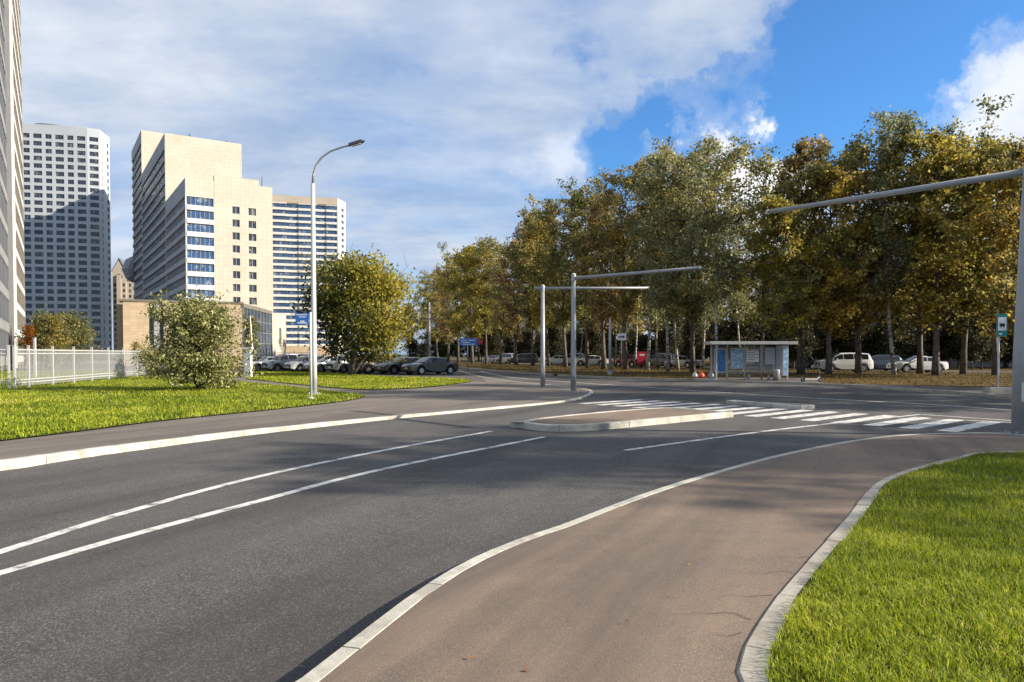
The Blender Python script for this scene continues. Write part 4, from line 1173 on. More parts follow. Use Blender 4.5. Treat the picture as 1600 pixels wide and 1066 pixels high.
e = np.sqrt(((C[:, 0]-0.7)/4.75)**2+(C[:, 1]/4.75)**2+((C[:, 2]-4.9)/4.9)**2)
C = C[e < 1.0+0.10*rng.normal(size=len(C))]
b.build('trunk', M['bark'], o, smooth=True); link('crown', leaf_cloud('crown', C, 0.25, M['leaf_lone'], lv=np.clip(0.50+0.085*(C[:, 0]-0.7)+0.035*(C[:, 2]-5)+rng.normal(0, 0.17, len(C)), 0, 1)), o)  # autumn tone graded along x: shaded side painted dark green, sun side gold
# pale bush on the lawn and the small one beside it
b, C = branchy(H=3.9, cb=0.03, rad=2.7, nl=64, seed=41, trunk_r=0.04, leaves=19000, clump=0.5, profile=lambda t: 1.1-0.62*t, stems=4, up=(15, 70), twig=7, shoots=True)
lowm = rng.random(len(C)) < 0.30
C[lowm, 2] *= 0.40
C[:, 2] = np.maximum(C[:, 2], 0.06)
C = recentre(b, C, 1.85)
p = G(311, 609, 0.08)
o = thing('willow_bush', 'large pale green willow bush growing on the lawn by the fence', 'bush', (p[0], p[1], 0.08)); o.scale = (1.0, 1.0, 1.0)
b.build('stems', M['bark'], o, smooth=True); link('foliage', leaf_cloud('foliage', C, 0.17, M['leaf_bush'], aspect=0.42), o)
b, C = branchy(H=2.0, cb=0.03, rad=1.3, nl=30, seed=42, trunk_r=0.025, leaves=2600, clump=0.4, profile=lambda t: 1.05-0.6*t, stems=3, up=(15, 70), twig=6, shoots=True)
p = G(238, 592, 0.08)
o = thing('small_bush', 'small grey green bush against the end of the white fence', 'bush', (p[0], p[1], 0.08))
b.build('stems', M['bark'], o, smooth=True); link('foliage', leaf_cloud('foliage', np.maximum(C, [-99, -99, 0.05]), 0.14, M['leaf_bush'], aspect=0.42), o)
# round green trees and an orange one behind the fence
b, C = branchy(H=5.6, cb=0.06, rad=3.0, nl=36, seed=51, trunk_r=0.1, leaves=8000, clump=0.8, profile=prof_ball, up=(10, 55))
tm, cm = b.mesh('trunk', M['bark'], smooth=True), leaf_cloud('crown', C, 0.22, M['leaf_green'])
for px, Y, s, lab in ((78, 78, 0.98, 'rounded dark green tree behind the white fence beside the orange sapling'), (112, 82, 1.0, 'rounded green tree behind the white fence in front of the tall white tower')):
    o = thing('garden_tree', lab, 'tree', (PX(px, Y), Y, 0.05), random.random()*6); o.scale = (s, s, s)
    link('trunk', tm, o); link('crown', cm, o)
b, C = branchy(H=5.0, cb=0.15, rad=1.3, nl=26, seed=52, trunk_r=0.06, leaves=2600, clump=0.6, profile=prof_round)
o = thing('orange_sapling', 'slim orange leaved sapling at the corner of the high-rise behind the fence', 'tree', (PX(48, 76), 76, 0.05)); o.scale = (0.62, 0.62, 0.92)
b.build('trunk', M['bark'], o, smooth=True); link('crown', leaf_cloud('crown', C, 0.22, M['leaf_orange']), o)
b, C = branchy(H=4.2, cb=0.15, rad=1.5, nl=26, seed=53, trunk_r=0.05, leaves=1500, clump=0.5, profile=prof_round)
tm, cm = b.mesh('trunk', M['bark'], smooth=True), leaf_cloud('crown', C, 0.2, M['leaf_green'])
for px, Y, s, lab in ((212, 92, 0.75, 'small sparse tree in front of the sandstone hall'), (392, 100, 1.55, 'slender sparse tree in front of the glass wall of the sandstone hall')):
    o = thing('sparse_sapling', lab, 'tree', (PX(px, Y), Y, 0.05)); o.scale = (s*0.8, s*0.8, s)
    link('trunk', tm, o); link('crown', cm, o)
# ------------------------------------------------------------------ white picket fence
F0 = Vector(G(22, 608.5, 0.07)); F1 = Vector(G(214, 589.5, 0.07))
posts_px = [22, 44.5, 82, 115, 143.5, 169.5, 193, 214]
dF = (F1-F0).normalized(); aF = math.atan2(dF.y, dF.x)
def fence_at(px):
    k = (px-800)/FPX
    return (k*F0.y-F0.x)/(dF.x-k*dF.y)
post_me = MB().box(-0.045, 0.045, -0.045, 0.045, -0.1, 2.02).box(-0.06, 0.06, -0.06, 0.06, 2.02, 2.06).mesh('post', M['fence_metal'])
pick_me = MB().box(-0.011, 0.011, -0.011, 0.011, 0.12, 1.9).mesh('picket', M['fence_metal'])
def fence_run(t, xs, spacing=0.14):
    for x in xs: link('post', post_me, t, (x, 0, 0))
    for a, b_ in zip(xs, xs[1:]):
        for z in (0.28, 0.42, 1.66, 1.84):
            MB().box(a+0.047, b_-0.047, -0.02, 0.02, z-0.025, z+0.025).build('rail', M['fence_metal'], t)
        n = int((b_-a)/spacing)
        for i in range(1, n):
            link('picket', pick_me, t, (a+(b_-a)*i/n, 0.034, 0))
t = thing('picket_fence', 'long white metal picket fence along the left lawn', 'fence', (F0.x, F0.y, 0.07), aF)
xs = [fence_at(p) for p in posts_px]+[(F1-F0).length+4, (F1-F0).length+8]
fence_run(t, xs)
t = thing('picket_fence', 'short white fence section running from the corner post towards the high-rise', 'fence', (F0.x-6.2, F0.y-2.1, 0.07), math.atan2(2.1, 6.2))
fence_run(t, [0.05, 3.2, 6.35])
# far fence by the hall, white gate pillar, slim pole
t = thing('far_fence', 'low white railing in front of the sandstone hall beyond the car park', 'fence', (PX(398, 92), 92, 0.06), R(6))
fence_run(t, [0, 2.4, 4.8, 7.2], 0.3)
p = G(388, 590, 0.06)
t = thing('gate_pillar', 'square white gate pillar beside the pale willow bush', 'pillar', (p[0], p[1], 0.06))
MB().box(-0.23, 0.23, -0.23, 0.23, 0, 2.0).build('shaft', M['white_wall'], t); MB().box(-0.29, 0.29, -0.29, 0.29, 2.001, 2.14).build('cap', M['white_band'], t)
t = thing('slim_pole', 'slim white pole in front of the glass wall of the hall', 'pole', (PX(396, 88), 88, 0.05))
MB().tube([(0, 0, 0), (-0.35, 0, 6.2)], [0.11, 0.07], 10).build('shaft', M['white_metal'], t, smooth=True); MB().tube([(0, 0, 0), (0, 0, 0.25)], 0.17, 10).build('base', M['white_metal'], t)
# marker post standing behind the fence
t = thing('marker_post', 'short white marker post just behind the picket fence', 'post', (PX(54.5, 52), 52, 0.06))
MB().box(-0.07, 0.07, -0.07, 0.07, 0, 2.75).build('shaft', M['white_metal'], t); MB().box(-0.085, 0.085, -0.085, 0.085, 2.751, 2.8).build('cap', M['white_metal'], t)

# ------------------------------------------------------------------ lamp post, sign posts, signal poles
def flange(t, r, mat):
    b = MB().tube([(0, 0, 0.0), (0, 0, 0.035)], r*2.1, 12)
    for k in range(4):
        a = math.pi/4+k*math.pi/2; b.tube([(math.cos(a)*r*1.6, math.sin(a)*r*1.6, 0.036), (math.cos(a)*r*1.6, math.sin(a)*r*1.6, 0.09)], r*0.22, 6)
    b.build('base_plate', M[mat], t)
p = G(491, 616.5, 0.08)
t = thing('street_lamp', 'tall pale street lamp with curved arm on the left lawn', 'street lamp', (p[0], p[1], 0.08))
MB().tube([(0, 0, 0), (0, 0, 1.4), (0, 0, 8.45)], [0.12, 0.11, 0.078], 16).build('pole', M['white_metal'], t, smooth=True)
LZ = lambda z: 8.43+(z-9.03)*0.80
arc = [(0, 0, 9.03), (0.02, 0, 9.5), (0.12, 0, 9.95), (0.35, 0, 10.35), (0.72, 0, 10.68), (1.15, 0, 10.87), (1.55, -0.02, 10.98)]
arc = [(a, b_, LZ(c)) for a, b_, c in arc]
MB().tube(arc, [0.055, 0.05, 0.046, 0.043, 0.04, 0.038, 0.036], 10).build('arm', M['galv'], t, smooth=True)
hd = MB()
hd.add([(1.45, -.09, 10.93), (1.45, .09, 10.93), (2.02, .13, 11.10), (2.02, -.13, 11.10), (1.45, -.07, 11.06), (1.45, .07, 11.06), (1.98, .09, 11.24), (1.98, -.09, 11.24), (2.14, -.06, 11.19), (2.14, .06, 11.19)],
       [(0, 1, 2, 3), (4, 7, 6, 5), (0, 4, 5, 1), (0, 3, 7, 4), (1, 5, 6, 2), (3, 2, 9, 8), (7, 8, 9, 6), (3, 8, 7), (2, 6, 9)])
hd.v = [(a*0.93+0.1, b_, LZ(c)) for a, b_, c in hd.v]
h = hd.build('lamp_head', M['lamp_head'], t)
MB().obox((1.56, -0.07, LZ(10.935)), (0.38, 0, 0.10), (0, 0.14, 0), (0.005, 0, -0.02)).build('lens', M['lens'], h)
flange(t, 0.14, 'white_metal')
p = G(486, 623, 0.085)
t = thing('sign_post', 'slim white post with small blue sign standing against the street lamp', 'sign', (p[0], p[1], 0.085))
MB().tube([(0, 0, 0), (0, 0, 3.14)], 0.045, 12).build('post', M['white_metal'], t, smooth=True)
MB().tube([(0, 0, 0), (0, 0, 0.06)], [0.16, 0.07], 12).build('base_plate', M['white_metal'], t)
s = MB().box(-0.53, -0.05, -0.075, -0.05, 2.70, 3.10).build('sign_board', M['blue_sign'], t)
b = MB()
for k, (x0, x1, z) in enumerate(((-0.49, -0.1, 3.03), (-0.40, -0.14, 2.95))): b.box(x0, x1, -0.079, -0.0755, z, z+0.035)
b.box(-0.46, -0.12, -0.079, -0.0755, 2.73, 2.78); b.box(-0.36, -0.2, -0.0795, -0.076, 2.782, 2.84)
b.build('lettering', M['sign_white'], s)

def signal_pole(px, py, h, end, back, label, r0=0.12, z=0.06, matp='pole_grey', lean=0.0):
    x, y = G(px, py, z)
    t = thing('signal_pole', label, 'pole', (x, y, z), group=None)
    MB().tube([(0, 0, 0), (0, 0, h*0.3), (lean, 0, h)], [r0, r0*0.95, r0*0.72], 16).build('pole', M[matp], t, smooth=True)
    MB().tube([(lean, 0, h+0.001), (lean, 0, h+0.03), (lean, 0, h+0.07)], [r0*0.8, r0*0.8, r0*0.4], 16).build('cap', M['white_metal'], t)
    e = Vector((end[0]-x, end[1]-y, 0)); d = e.normalized()
    za = h-0.14 if back == 0 else h-0.10
    a0 = Vector((lean, 0, za))+d*(-back if back else r0*0.5)
    ob = MB().tube([a0, Vector((lean, 0, za))+d*(e.length*0.5), Vector((lean, 0, za+0.02))+d*e.length], [0.075, 0.066, 0.055], 12).build('arm', M[matp], t, smooth=True)
    MB().tube([Vector((lean, 0, za+0.02))+d*e.length, Vector((lean, 0, za+0.02))+d*(e.length+0.05)], 0.062, 12).build('end_cap', M['white_metal'], ob)
    MB().tube([(lean, 0, za-0.13), (lean, 0, za+0.12)], r0*0.86, 16).build('clamp', M['galv'], t)
    flange(t, r0, matp)
    MB().box(-0.06, 0.06, -r0-0.012, -r0+0.02, 0.7, 1.1).build('hatch', M['galv'], t)
    return t
signal_pole(896, 613, 5.06, (7.15, 28.3), 0, 'grey signal pole with slanting arm at the kerb corner of the crossing')
signal_pole(848, 605.5, 5.0, (6.72, G(848, 605.5, .06)[1]), 0.42, 'grey signal pole with straight level crossbar near the kerb corner')
rp = G(1592, 680, 0.012)
signal_pole(1592, 680, 5.62, (6.75, 19.9), 0, 'thick grey signal pole whose long arm reaches over the right-hand crossing', r0=0.14, z=0.012, lean=0.12)
for px, py, top, lab in ((671, 579, 475, 'slim grey lamp pole standing in front of the wood near the blue road sign'), (953, 585.5, 500, 'slim grey pole on the verge beside the white sign')):
    x, y = G(px, py, 0.13); hh = AT(px, top, y).z
    t = thing('verge_pole', lab, 'pole', (x, y, 0.13))
    MB().tube([(0, 0, 0), (0, 0, hh)], [0.13, 0.09], 10).build('shaft', M['pole_grey'], t, smooth=True); MB().tube([(0, 0, 0), (0, 0, 0.3)], 0.2, 10).build('base', M['galv'], t)
# blue road sign with red round plate, small white sign
x, y = G(731, 580.5, 0.13)
t = thing('road_sign', 'wide blue direction sign on a thin post by the far kerb', 'sign', (x, y, 0.13))
sc = y/FPX
MB().tube([(0, 0, 0), (0, 0, 3.0)], 0.05, 10).build('post', M['galv'], t, smooth=True)
s = MB().box(-0.75, 0.85, -0.10, -0.055, 2.35, 3.02).build('sign_board', M['blue_sign'], t)
b = MB()
for (x0, x1, z) in ((-0.6, -0.1, 2.80), (-0.6, 0.2, 2.62), (0.1, 0.7, 2.82), (-0.45, 0.65, 2.45)): b.box(x0, x1, -0.106, -0.101, z, z+0.08)
b.build('lettering', M['sign_white'], s)
MB().tube([(1.13, -0.10, 2.72), (1.13, -0.06, 2.72)], 0.26, 18).build('round_plate', M['red'], t)
MB().box(0.86, 1.13, -0.055, -0.03, 2.69, 2.75).build('bracket', M['galv'], t)
x, y = G(971, 583, 0.13)
t = thing('small_sign', 'small white rectangular sign with black arrow on a thin post on the verge', 'sign', (x, y, 0.13))
MB().tube([(0, 0, 0), (0, 0, 3.3)], 0.045, 10).build('post', M['galv'], t, smooth=True)
s = MB().box(-0.38, 0.38, -0.08, -0.05, 2.75, 3.32).build('sign_board', M['sign_white'], t)
b = MB().box(-0.28, 0.08, -0.086, -0.081, 2.98, 3.08); b.add([(0.08, -0.086, 2.9), (0.08, -0.086, 3.16), (0.28, -0.086, 3.03)], [(0, 2, 1)]); b.build('arrow', M['sign_black'], s)
# bus stop sign
x, y = G(1559, 613, 0.12)
t = thing('bus_stop_sign', 'white and teal bus stop sign with bus symbol on a white post', 'sign', (x, y, 0.12))
k = y/FPX
MB().tube([(0, 0, 0), (0, 0, 121*k)], 0.04, 10).build('post', M['white_metal'], t, smooth=True)
z0, z1 = (613-526)*k, (613-491)*k
bd = MB().box(-5*k, 11*k, -0.09, -0.05, z0, z1).build('sign_board', M['teal'], t)
MB().box(-3.5*k, 9.5*k, -0.096, -0.091, z0+9*k, z1-5*k).build('face', M['sign_white'], bd)
b = MB().box(-1*k, 7.2*k, -0.101, -0.097, z0+15.5*k, z0+20.5*k); b.box(0.2*k, 1.9*k, -0.101, -0.097, z0+14*k, z0+15.4*k); b.box(4.5*k, 6.2*k, -0.101, -0.097, z0+14*k, z0+15.4*k)
b.build('bus_symbol', M['sign_black'], bd)
b = MB().box(-2*k, 3*k, -0.0965, -0.091, z0+2.5*k, z0+5.5*k); b.build('lettering', M['sign_white'], bd)
t = thing('sign_plinth', 'low teal grey kerb block at the foot of the bus stop sign', 'plinth', (x+0.6, y+0.1, 0.12))
MB().box(-1.0, 1.4, -0.25, 0.25, 0, 0.16).build('block', M['edging'], t); MB().box(-0.95, 1.35, -0.2, 0.2, 0.161, 0.2).build('top', M['grey_band'], t)

# ------------------------------------------------------------------ bus shelter and what stands around it
sx, sy = G(1175, 594.5, 0.12)
k = sy/FPX
X = lambda px: (px-1175)*k
Z = lambda py: (594.5-py)*k
t = thing('bus_shelter', 'bus shelter with pale flat roof, glass back wall and blue posters', 'bus shelter', (sx, sy, 0.12))
rf = MB().box(X(1108), X(1243), -0.35, 1.35, Z(538.5), Z(533.5)).build('roof', M['shelter_frame'], t)
MB().box(X(1109), X(1242), -0.36, -0.351, Z(538), Z(536.8)).build('gutter', M['galv'], rf)
for px in (1119.5, 1145, 1173, 1200, 1230):
    MB().box(X(px)-0.045, X(px)+0.045, 1.15, 1.24, 0, Z(538.6)).build('post', M['shelter_frame'], t)
for px in (1119.5, 1230.5):
    MB().box(X(px)-0.045, X(px)+0.045, 0.0, 0.09, 0, Z(538.6)).build('post', M['shelter_frame'], t)
for a, b_ in ((1121, 1144), (1147, 1172), (1174.5, 1198.5), (1201.5, 1228.5)):
    MB().box(X(a), X(b_), 1.19, 1.205, Z(586), Z(541)).build('glass_pane', M['clear'], t)
for a, b_, y0, y1, m_ in ((1123, 1143, 583, 544.5, 'poster_blue'), (1149.5, 1170.5, 577, 543.5, 'poster_pale')):
    pn = MB().box(X(a), X(b_), 1.08, 1.14, Z(y0), Z(y1)).build('poster_case', M['shelter_frame'], t)
    MB().box(X(a)+0.07, X(b_)-0.07, 1.07, 1.079, Z(y0)+0.08, Z(y1)-0.08).build('poster', M[m_], pn)
tp = MB().box(X(1175), X(1195), 1.10, 1.14, Z(566), Z(546)).build('timetable', M['sign_white'], t)
b = MB()
for i in range(6): b.box(X(1176), X(1194)-(0.2 if i % 2 else 0), 1.094, 1.099, Z(548.5+i*2.9), Z(547.3+i*2.9))
b.build('timetable_rows', M['grey_band'], tp)
MB().box(X(1205), X(1221), 1.10, 1.14, Z(570), Z(543)).build('route_map', M['white_wall'], t)
lb = MB().box(X(1222.5), X(1231.5), -0.02, 0.12+1.0, Z(587), Z(540)).build('light_box', M['white_wall'], t)
MB().box(X(1223.5), X(1230.5), -0.03, -0.021, Z(585), Z(542)).build('poster', M['poster_pale'], lb)
bn = MB().box(X(1174), X(1212), 0.72, 1.08, Z(585)-0.02, Z(585)+0.04).build('bench', M['wood'], t)
for px in (1177, 1209): MB().box(X(px)-0.04, X(px)+0.04, 0.75, 1.05, 0, Z(585)-0.021).build('leg', M['galv'], bn)
t = thing('litter_bin', 'grey litter bin in front of the bus shelter bench', 'bin', (sx+X(1211.5), sy-0.15, 0.12))
MB().tube([(0, 0, 0.06), (0, 0, 0.62), (0, 0, 0.66)], [0.17, 0.22, 0.2], 14).build('drum', M['bin'], t, smooth=True); MB().tube([(0, 0, 0), (0, 0, 0.06)], 0.2, 14).build('base', M['black'], t)
# electric scooter
x, y = G(1268, 597, 0.12)
t = thing('kick_scooter', 'white electric kick scooter parked beside the bus shelter', 'scooter', (x, y, 0.12), R(6))
MB().box(-0.42, 0.32, -0.08, 0.08, 0.14, 0.2).build('deck', M['white_bag'], t)
MB().tube([(0.32, 0, 0.17), (0.44, 0, 0.24), (0.46, 0, 0.3)], 0.05, 8).build('neck', M['white_bag'], t)
st = MB().tube([(0.50, 0, 0.12), (0.34, 0, 1.12)], 0.032, 8).build('steering_post', M['black'], t)
MB().tube([(0.34, -0.25, 1.12), (0.34, 0.25, 1.12)], 0.022, 8).build('handlebar', M['black'], st)
for xx in (-0.52, 0.52):
    w_ = MB().tube([(xx, -0.03, 0.115), (xx, 0.03, 0.115)], 0.115, 16).build('wheel', M['tyre'], t)
    MB().tube([(xx, -0.035, 0.115), (xx, 0.035, 0.115)], 0.05, 10).build('hub', M['rim'], w_)
MB().add([(-0.62, -0.05, 0.2), (-0.62, 0.05, 0.2), (-0.5, 0.05, 0.26), (-0.5, -0.05, 0.26), (-0.4, 0.05, 0.2), (-0.4, -0.05, 0.2)], [(0, 1, 2, 3), (3, 2, 4, 5)]).build('mudguard', M['white_bag'], t)
# sacks beside the shelter
def sack(px, py, r, h, m_, label):
    x, y = G(px, py, 0.12)
    t = thing('rubbish_sack', label, 'sack', (x, y, 0.12))
    rr = random.Random(int(px)); b = MB(); n = 12
    zs_ = [0, 0.08, 0.3, 0.6, 0.82, 0.93]; rs_ = [0.75, 0.98, 1.0, 0.8, 0.4, 0.12]
    vs = [(r*q*math.cos(6.283*i/n)*rr.uniform(.82, 1.1), r*q*math.sin(6.283*i/n)*rr.uniform(.82, 1.1), h*z_+(rr.uniform(-.02, .02) if z_ > 0 else 0)) for z_, q in zip(zs_, rs_) for i in range(n)]
    fs = [(a*n+i, a*n+(i+1) % n, (a+1)*n+(i+1) % n, (a+1)*n+i) for a in range(5) for i in range(n)]+[tuple(range(5*n, 6*n)), tuple(range(n-1, -1, -1))]
    b.add(vs, fs).build('bag', M[m_], t, smooth=True)
    MB().tube([(0, 0, h*0.92), (0.02, 0, h), (0.05, 0.03, h*1.08)], [r*0.12, r*0.09, r*0.2], 8).build('knot', M[m_], t)
sack(1096, 591, 0.26, 0.44, 'orange_bag', 'orange plastic sack slumped beside the bus shelter')
sack(1086, 590.5, 0.2, 0.42, 'white_bag', 'small whitish sack next to the orange one')
sack(1111, 590.5, 0.22, 0.45, 'bin', 'small grey sack between the orange one and the shelter')
# red information board among the trunks
x, y = G(1003, 574, 0.13)
t = thing('information_board', 'bright red information board standing among the tree trunks', 'board', (x, y, 0.13))
MB().box(-0.5, 0.5, -0.05, 0.05, 0.3, 1.9).build('panel', M['red'], t)
for s_ in (-0.4, 0.4): MB().box(s_-0.05, s_+0.05, 0.051, 0.12, 0, 1.8).build('leg', M['black'], t)
MB().box(-0.3, 0.3, -0.056, -0.051, 1.4, 1.6).build('heading', M['plate'], t)

# ------------------------------------------------------------------ cars
def car_meshes(kind):
    """lofted body and its glass, lamps and wheels; local x points forward, origin on the ground under the middle"""
    if kind == 'suv':   L, W, H, belt, hood, cab = 4.6, 1.86, 1.70, 1.06, 1.02, (-2.16, -1.95, 0.55, 1.32)
    elif kind == 'hatch': L, W, H, belt, hood, cab = 4.15, 1.76, 1.52, 0.96, 0.92, (-1.98, -1.45, 0.42, 1.18)
    else:               L, W, H, belt, hood, cab = 4.6, 1.82, 1.43, 0.92, 0.84, (-1.58, -0.72, 0.30, 1.12)
    h = L/2; wr = 0.335; wx = (h-0.86, -h+0.92)
    xs = sorted(set([-h, -h+0.04, -h+0.14, -h+0.35]+[w_+a for w_ in wx for a in (-0.40, -0.37, -0.28, -0.15, 0, 0.15, 0.28, 0.37, 0.40)]+list(cab)+[0.0, -0.5]+[h-0.30, h-0.12, h-0.03, h]))
    def roof(x):
        r0, r1, r2, r3 = cab
        if x <= r0 or x >= r3: return None
        if x < r1: return belt+(H-belt)*math.sin((x-r0)/(r1-r0)*math.pi/2)
        if x > r2: return belt+(H-belt)*math.sin((r3-x)/(r3-r2)*math.pi/2)**0.9
        f = (x-r1)/(r2-r1); return H-0.06*(2*f-1.15)**2
    def top(x):
        if x > cab[3]: f = (x-cab[3])/(h-cab[3]); return belt*(1-f)+hood*f-0.02*f-0.22*max(0, f-0.82)/0.18*0.9
        if x < cab[0]: f = (cab[0]-x)/(cab[0]+h+1e-6); return belt+0.03-0.03*f-0.25*max(0, f-0.7)/0.3*0.5
        return belt
    def bot(x):
        z = 0.20+0.10*max(0, (abs(x)-h+0.35)/0.35)
        for w_ in wx:
            if abs(x-w_) < 0.405: z = max(z, 0.335+math.sqrt(max(0, 0.405**2-(x-w_)**2)))
        return z
    def hw(x):
        e = max(0, (abs(x)-h+0.55)/0.55); return W/2*(1-0.17*e*e)
    secs = []
    for x in xs:
        w_ = hw(x); zb = bot(x); zt = top(x); r = roof(x)
        zt = max(zt, zb+0.1)
        if r is None: zr = zt+0.035; wr_ = w_*0.62; wr2 = w_*0.35
        else:
            g = (r-belt)/(H-belt); zr = max(r, zt+0.035); wr_ = w_*(0.93-0.20*g); wr2 = wr_*0.78
        mid = zb+(zt-zb)*0.55
        secs.append([(x, w_*0.93, zb), (x, w_, zb+0.06), (x, w_, mid), (x, w_*0.955, zt), (x, wr_, zr-0.02 if r is None else zr-0.05), (x, wr2, zr), (x, 0, zr+0.012)])
    b = MB()
    n = len(xs)
    for s_ in (1, -1):
        vs = [(p[0], p[1]*s_, p[2]) for q in secs for p in q]
        fs = []
        for i in range(n-1):
            for j in range(6):
                f = (i*7+j, i*7+j+1, (i+1)*7+j+1, (i+1)*7+j)
                fs.append(f if s_ > 0 else f[::-1])
        b.add(vs, fs)
    for q, flip in ((secs[0], False), (secs[-1], True)):
        vs = [(p[0], p[1], p[2]) for p in q]+[(p[0], -p[1], p[2]) for p in reversed(q)]
        f = tuple(range(len(vs))); b.add(vs, [f if flip else f[::-1]])
    bm_ = b.mesh('body', M['black'], smooth=False)
    out = {'body': bm_}
    S = lambda x: secs[xs.index(x)]
    def quadmesh(name, quads, mat, off=0.012):
        mb = MB()
        for q in quads:
            q = [Vector(p) for p in q]; nrm = (q[1]-q[0]).cross(q[2]-q[0]).normalized()
            c = sum(q, Vector())/len(q)
            if nrm.dot(c-Vector((0, 0, 0.7))) < 0: nrm = -nrm; q = q[::-1]
            mb.add([p+nrm*off for p in q], [tuple(range(len(q)))])
        return mb.mesh(name, M[mat])
    def sidewin(s_):
        ids = [i for i, x in enumerate(xs) if cab[0]+0.1 <= x <= cab[3]-0.1 and roof(x)]
        x0, x1 = xs[ids[0]], xs[ids[-1]]
        quads = []
        cuts = [(x0+0.12, -0.62), (-0.54, 0.28), (0.36, x1-0.05)] if kind != 'sedan' else [(x0+0.1, -0.48), (-0.40, 0.30), (0.38, x1-0.02)]
        def pt(x, f):
            i = max(k for k in range(len(xs)) if xs[k] <= x+1e-6); i = min(i, len(xs)-2)
            t_ = (x-xs[i])/(xs[i+1]-xs[i]); a = Vector(secs[i][3]).lerp(Vector(secs[i+1][3]), t_); c = Vector(secs[i][4]).lerp(Vector(secs[i+1][4]), t_)
            q = a.lerp(c, f); return (q.x, q.y*s_, q.z)
        for (a, c) in cuts:
            m_ = 4
            for k_ in range(m_):
                xa, xb = a+(c-a)*k_/m_, a+(c-a)*(k_+1)/m_
                quads.append([pt(xa, 0.10), pt(xb, 0.10), pt(xb, 0.90), pt(xa, 0.90)])
        return quads
    out['side_l'] = quadmesh('side_window', sidewin(1), 'car_glass'); out['side_r'] = quadmesh('side_window', sidewin(-1), 'car_glass')
    def glass_between(xa, xb, name):
        i0, i1 = sorted((xs.index(xa), xs.index(xb)))
        quads = []
        for i in range(i0, i1):
            P, Q = secs[i], secs[i+1]
            for s_ in (1, -1):
                for j in (4, 5):
                    a = [(P[j][0], P[j][1]*s_*0.96, P[j][2]), (P[j+1][0], P[j+1][1]*s_*0.96, P[j+1][2]), (Q[j+1][0], Q[j+1][1]*s_*0.96, Q[j+1][2]), (Q[j][0], Q[j][1]*s_*0.96, Q[j][2])]
                    quads.append(a)
        return quadmesh(name, quads, 'car_glass', 0.014)
    out['windshield'] = glass_between(cab[2], cab[3], 'windshield'); out['rear_window'] = glass_between(cab[0], cab[1], 'rear_window')
    t_ = MB().tube([(0, -0.11, 0), (0, -0.10, 0), (0, 0.10, 0), (0, 0.11, 0)], [wr*0.94, wr, wr, wr*0.94], 20); out['tyre'] = t_.mesh('tyre', M['tyre'])
    r_ = MB().tube([(0, -0.118, 0), (0, 0.118, 0)], wr*0.60, 14); out['rim'] = r_.mesh('rim', M['rim'])
    out['lamp'] = MB().add([(0, -0.19, -0.07), (0, 0.17, -0.07), (0, 0.19, 0.07), (0, -0.15, 0.05), (-0.28, -0.24, -0.04), (-0.30, -0.22, 0.07)], [(0, 1, 2, 3), (4, 0, 3, 5)]).mesh('headlight', M['lens'])
    out['meta'] = (L, W, H, belt, hood, wx, wr, cab)
    return out
CM = {k_: car_meshes(k_) for k_ in ('sedan', 'suv', 'hatch')}
def car(kind, paint, x, y, heading, z, label, group=None):
    c = CM[kind]; L, W, H, belt, hood, wx, wr, cab = c['meta']
    nm = {'sedan': 'parked_sedan', 'suv': 'parked_suv', 'hatch': 'parked_hatchback'}[kind]
    t = thing(nm, label, 'car', (x, y, z), heading, group)
    bmsh = c['body'].copy(); bmsh.materials.clear(); bmsh.materials.append(CP[paint])
    body = link('body', bmsh, t)
    link('windshield', c['windshield'], t); link('rear_window', c['rear_window'], t)
    link('side_window', c['side_l'], t); link('side_window', c['side_r'], t)
    for xx in wx:
        for s_ in (1, -1):
            w_ = link('wheel', c['tyre'], t, (xx, s_*(W/2-0.105), wr))
            link('rim', c['rim'], w_, (0, 0, 0))
    h = L/2
    for s_ in (1, -1):
        b = MB().obox((h-0.30, s_*W/2*0.80, hood-0.26), (0.295, -s_*0.13, 0), (0, -s_*0.20, 0), (-0.05, 0, 0.13)); b.build('headlight', M['lens'], t)
        b = MB().obox((-h+0.16, s_*W/2*0.88, belt-0.20), (-0.165, -s_*0.06, 0), (0, -s_*0.22, 0), (0.03, 0, 0.17)); b.build('tail_light', M['tail'], t)
        b = MB().obox((cab[3]-0.42, s_*(W/2-0.06), belt+0.02), (0.11, 0, 0), (0, s_*0.20, 0.02), (0, 0, 0.13)); b.build('mirror', CP[paint], t)
    MB().box(h-0.02, h+0.014, -W*0.30, W*0.30, 0.46, hood-0.22).build('grille', M['black'], t)
    MB().box(h-0.01, h+0.02, -W*0.42, W*0.42, 0.28, 0.38).build('lower_grille', M['black'], t)
    MB().box(h+0.015, h+0.028, -0.26, 0.26, 0.47, 0.58).build('number_plate', M['plate'], t)
    MB().box(-h-0.02, -h+0.01, -0.26, 0.26, 0.62, 0.73).build('number_plate', M['plate'], t)
    MB().box(-h+0.3, h-0.3, -W/2+0.12, W/2-0.12, 0.17, 0.42).build('underbody', M['black'], t)
    return t
hd_ = math.atan2(-0.66, -0.75)
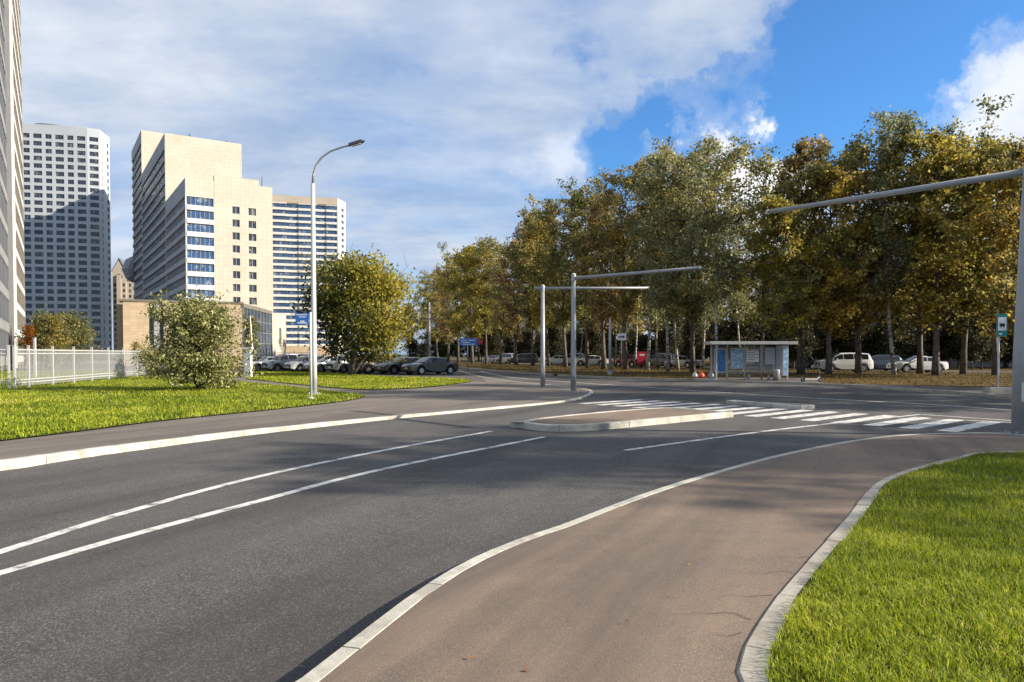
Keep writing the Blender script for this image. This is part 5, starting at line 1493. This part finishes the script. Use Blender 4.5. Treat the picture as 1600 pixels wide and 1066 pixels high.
row = [('sedan', 'graphite', 'dark graphite sedan parked at the end of the row by the road'), ('sedan', 'black', 'black sedan parked beside the graphite one'), ('suv', 'graphite', 'dark grey off-roader parked between the black sedan and the silver one'),
       ('suv', 'silver', 'silver off-roader parked behind the trunk of the lone tree'), ('sedan', 'silver', 'silver sedan parked beside the lone tree'), ('hatch', 'white', 'white hatchback parked between silver cars'), ('suv', 'silver', 'pale grey off-roader parked behind the street lamp'), ('sedan', 'silver', 'silver sedan parked at the hall end of the row')]
bx, by = PX(672, 60), 60.0
for i, (kd, pc, lab) in enumerate(row):
    f = i
    car(kd, pc, bx-2.45*f, by+1.75*f, hd_, 0.07, lab, 'cars parked in the car park')
car('sedan', 'navy', PX(413, 79), 79, R(178), 0.07, 'dark blue sedan parked side-on by the white gate pillar')
# cars along the inner street behind the trees
def inner_dir(i0): return math.atan2(IS[i0+1][1]-IS[i0][1], IS[i0+1][0]-IS[i0][0])
for px, Y, kd, pc, rot, lab in ((1318, 66, 'suv', 'white', 178, 'white off-roader parked behind the tree trunks nearest the bus shelter'), (1433, 64, 'sedan', 'white', 182, 'white sedan parked side-on behind the trunks of the yellow maples'),
        (1372, 70, 'hatch', 'navy', 180, 'dark hatchback parked between the two white cars'), (1250, 76, 'sedan', 'graphite', 150, 'grey sedan parked behind the end of the bus shelter'), (1068, 84, 'sedan', 'silver', 125, 'silver sedan in the shade behind the leaning birch'),
        (985, 92, 'hatch', 'red', 125, 'dark red hatchback parked by the red information board'), (925, 102, 'sedan', 'white', 165, 'white sedan parked behind the slanting signal pole arm'), (872, 108, 'sedan', 'white', 160, 'white sedan parked between the two signal poles'),
        (898, 112, 'suv', 'silver', 140, 'silver off-roader parked between the white sedans'), (820, 118, 'suv', 'black', 175, 'long black off-roader parked deep in the shade'), (793, 121, 'suv', 'white', 130, 'white off-roader parked beside the black one'),
        (772, 126, 'sedan', 'silver', 130, 'silver sedan parked near the blue direction sign'), (1035, 88, 'suv', 'graphite', 125, 'dark grey off-roader among the trunks by the red board')):
    car(kd, pc, PX(px, Y), Y, R(rot), 0.14, lab)
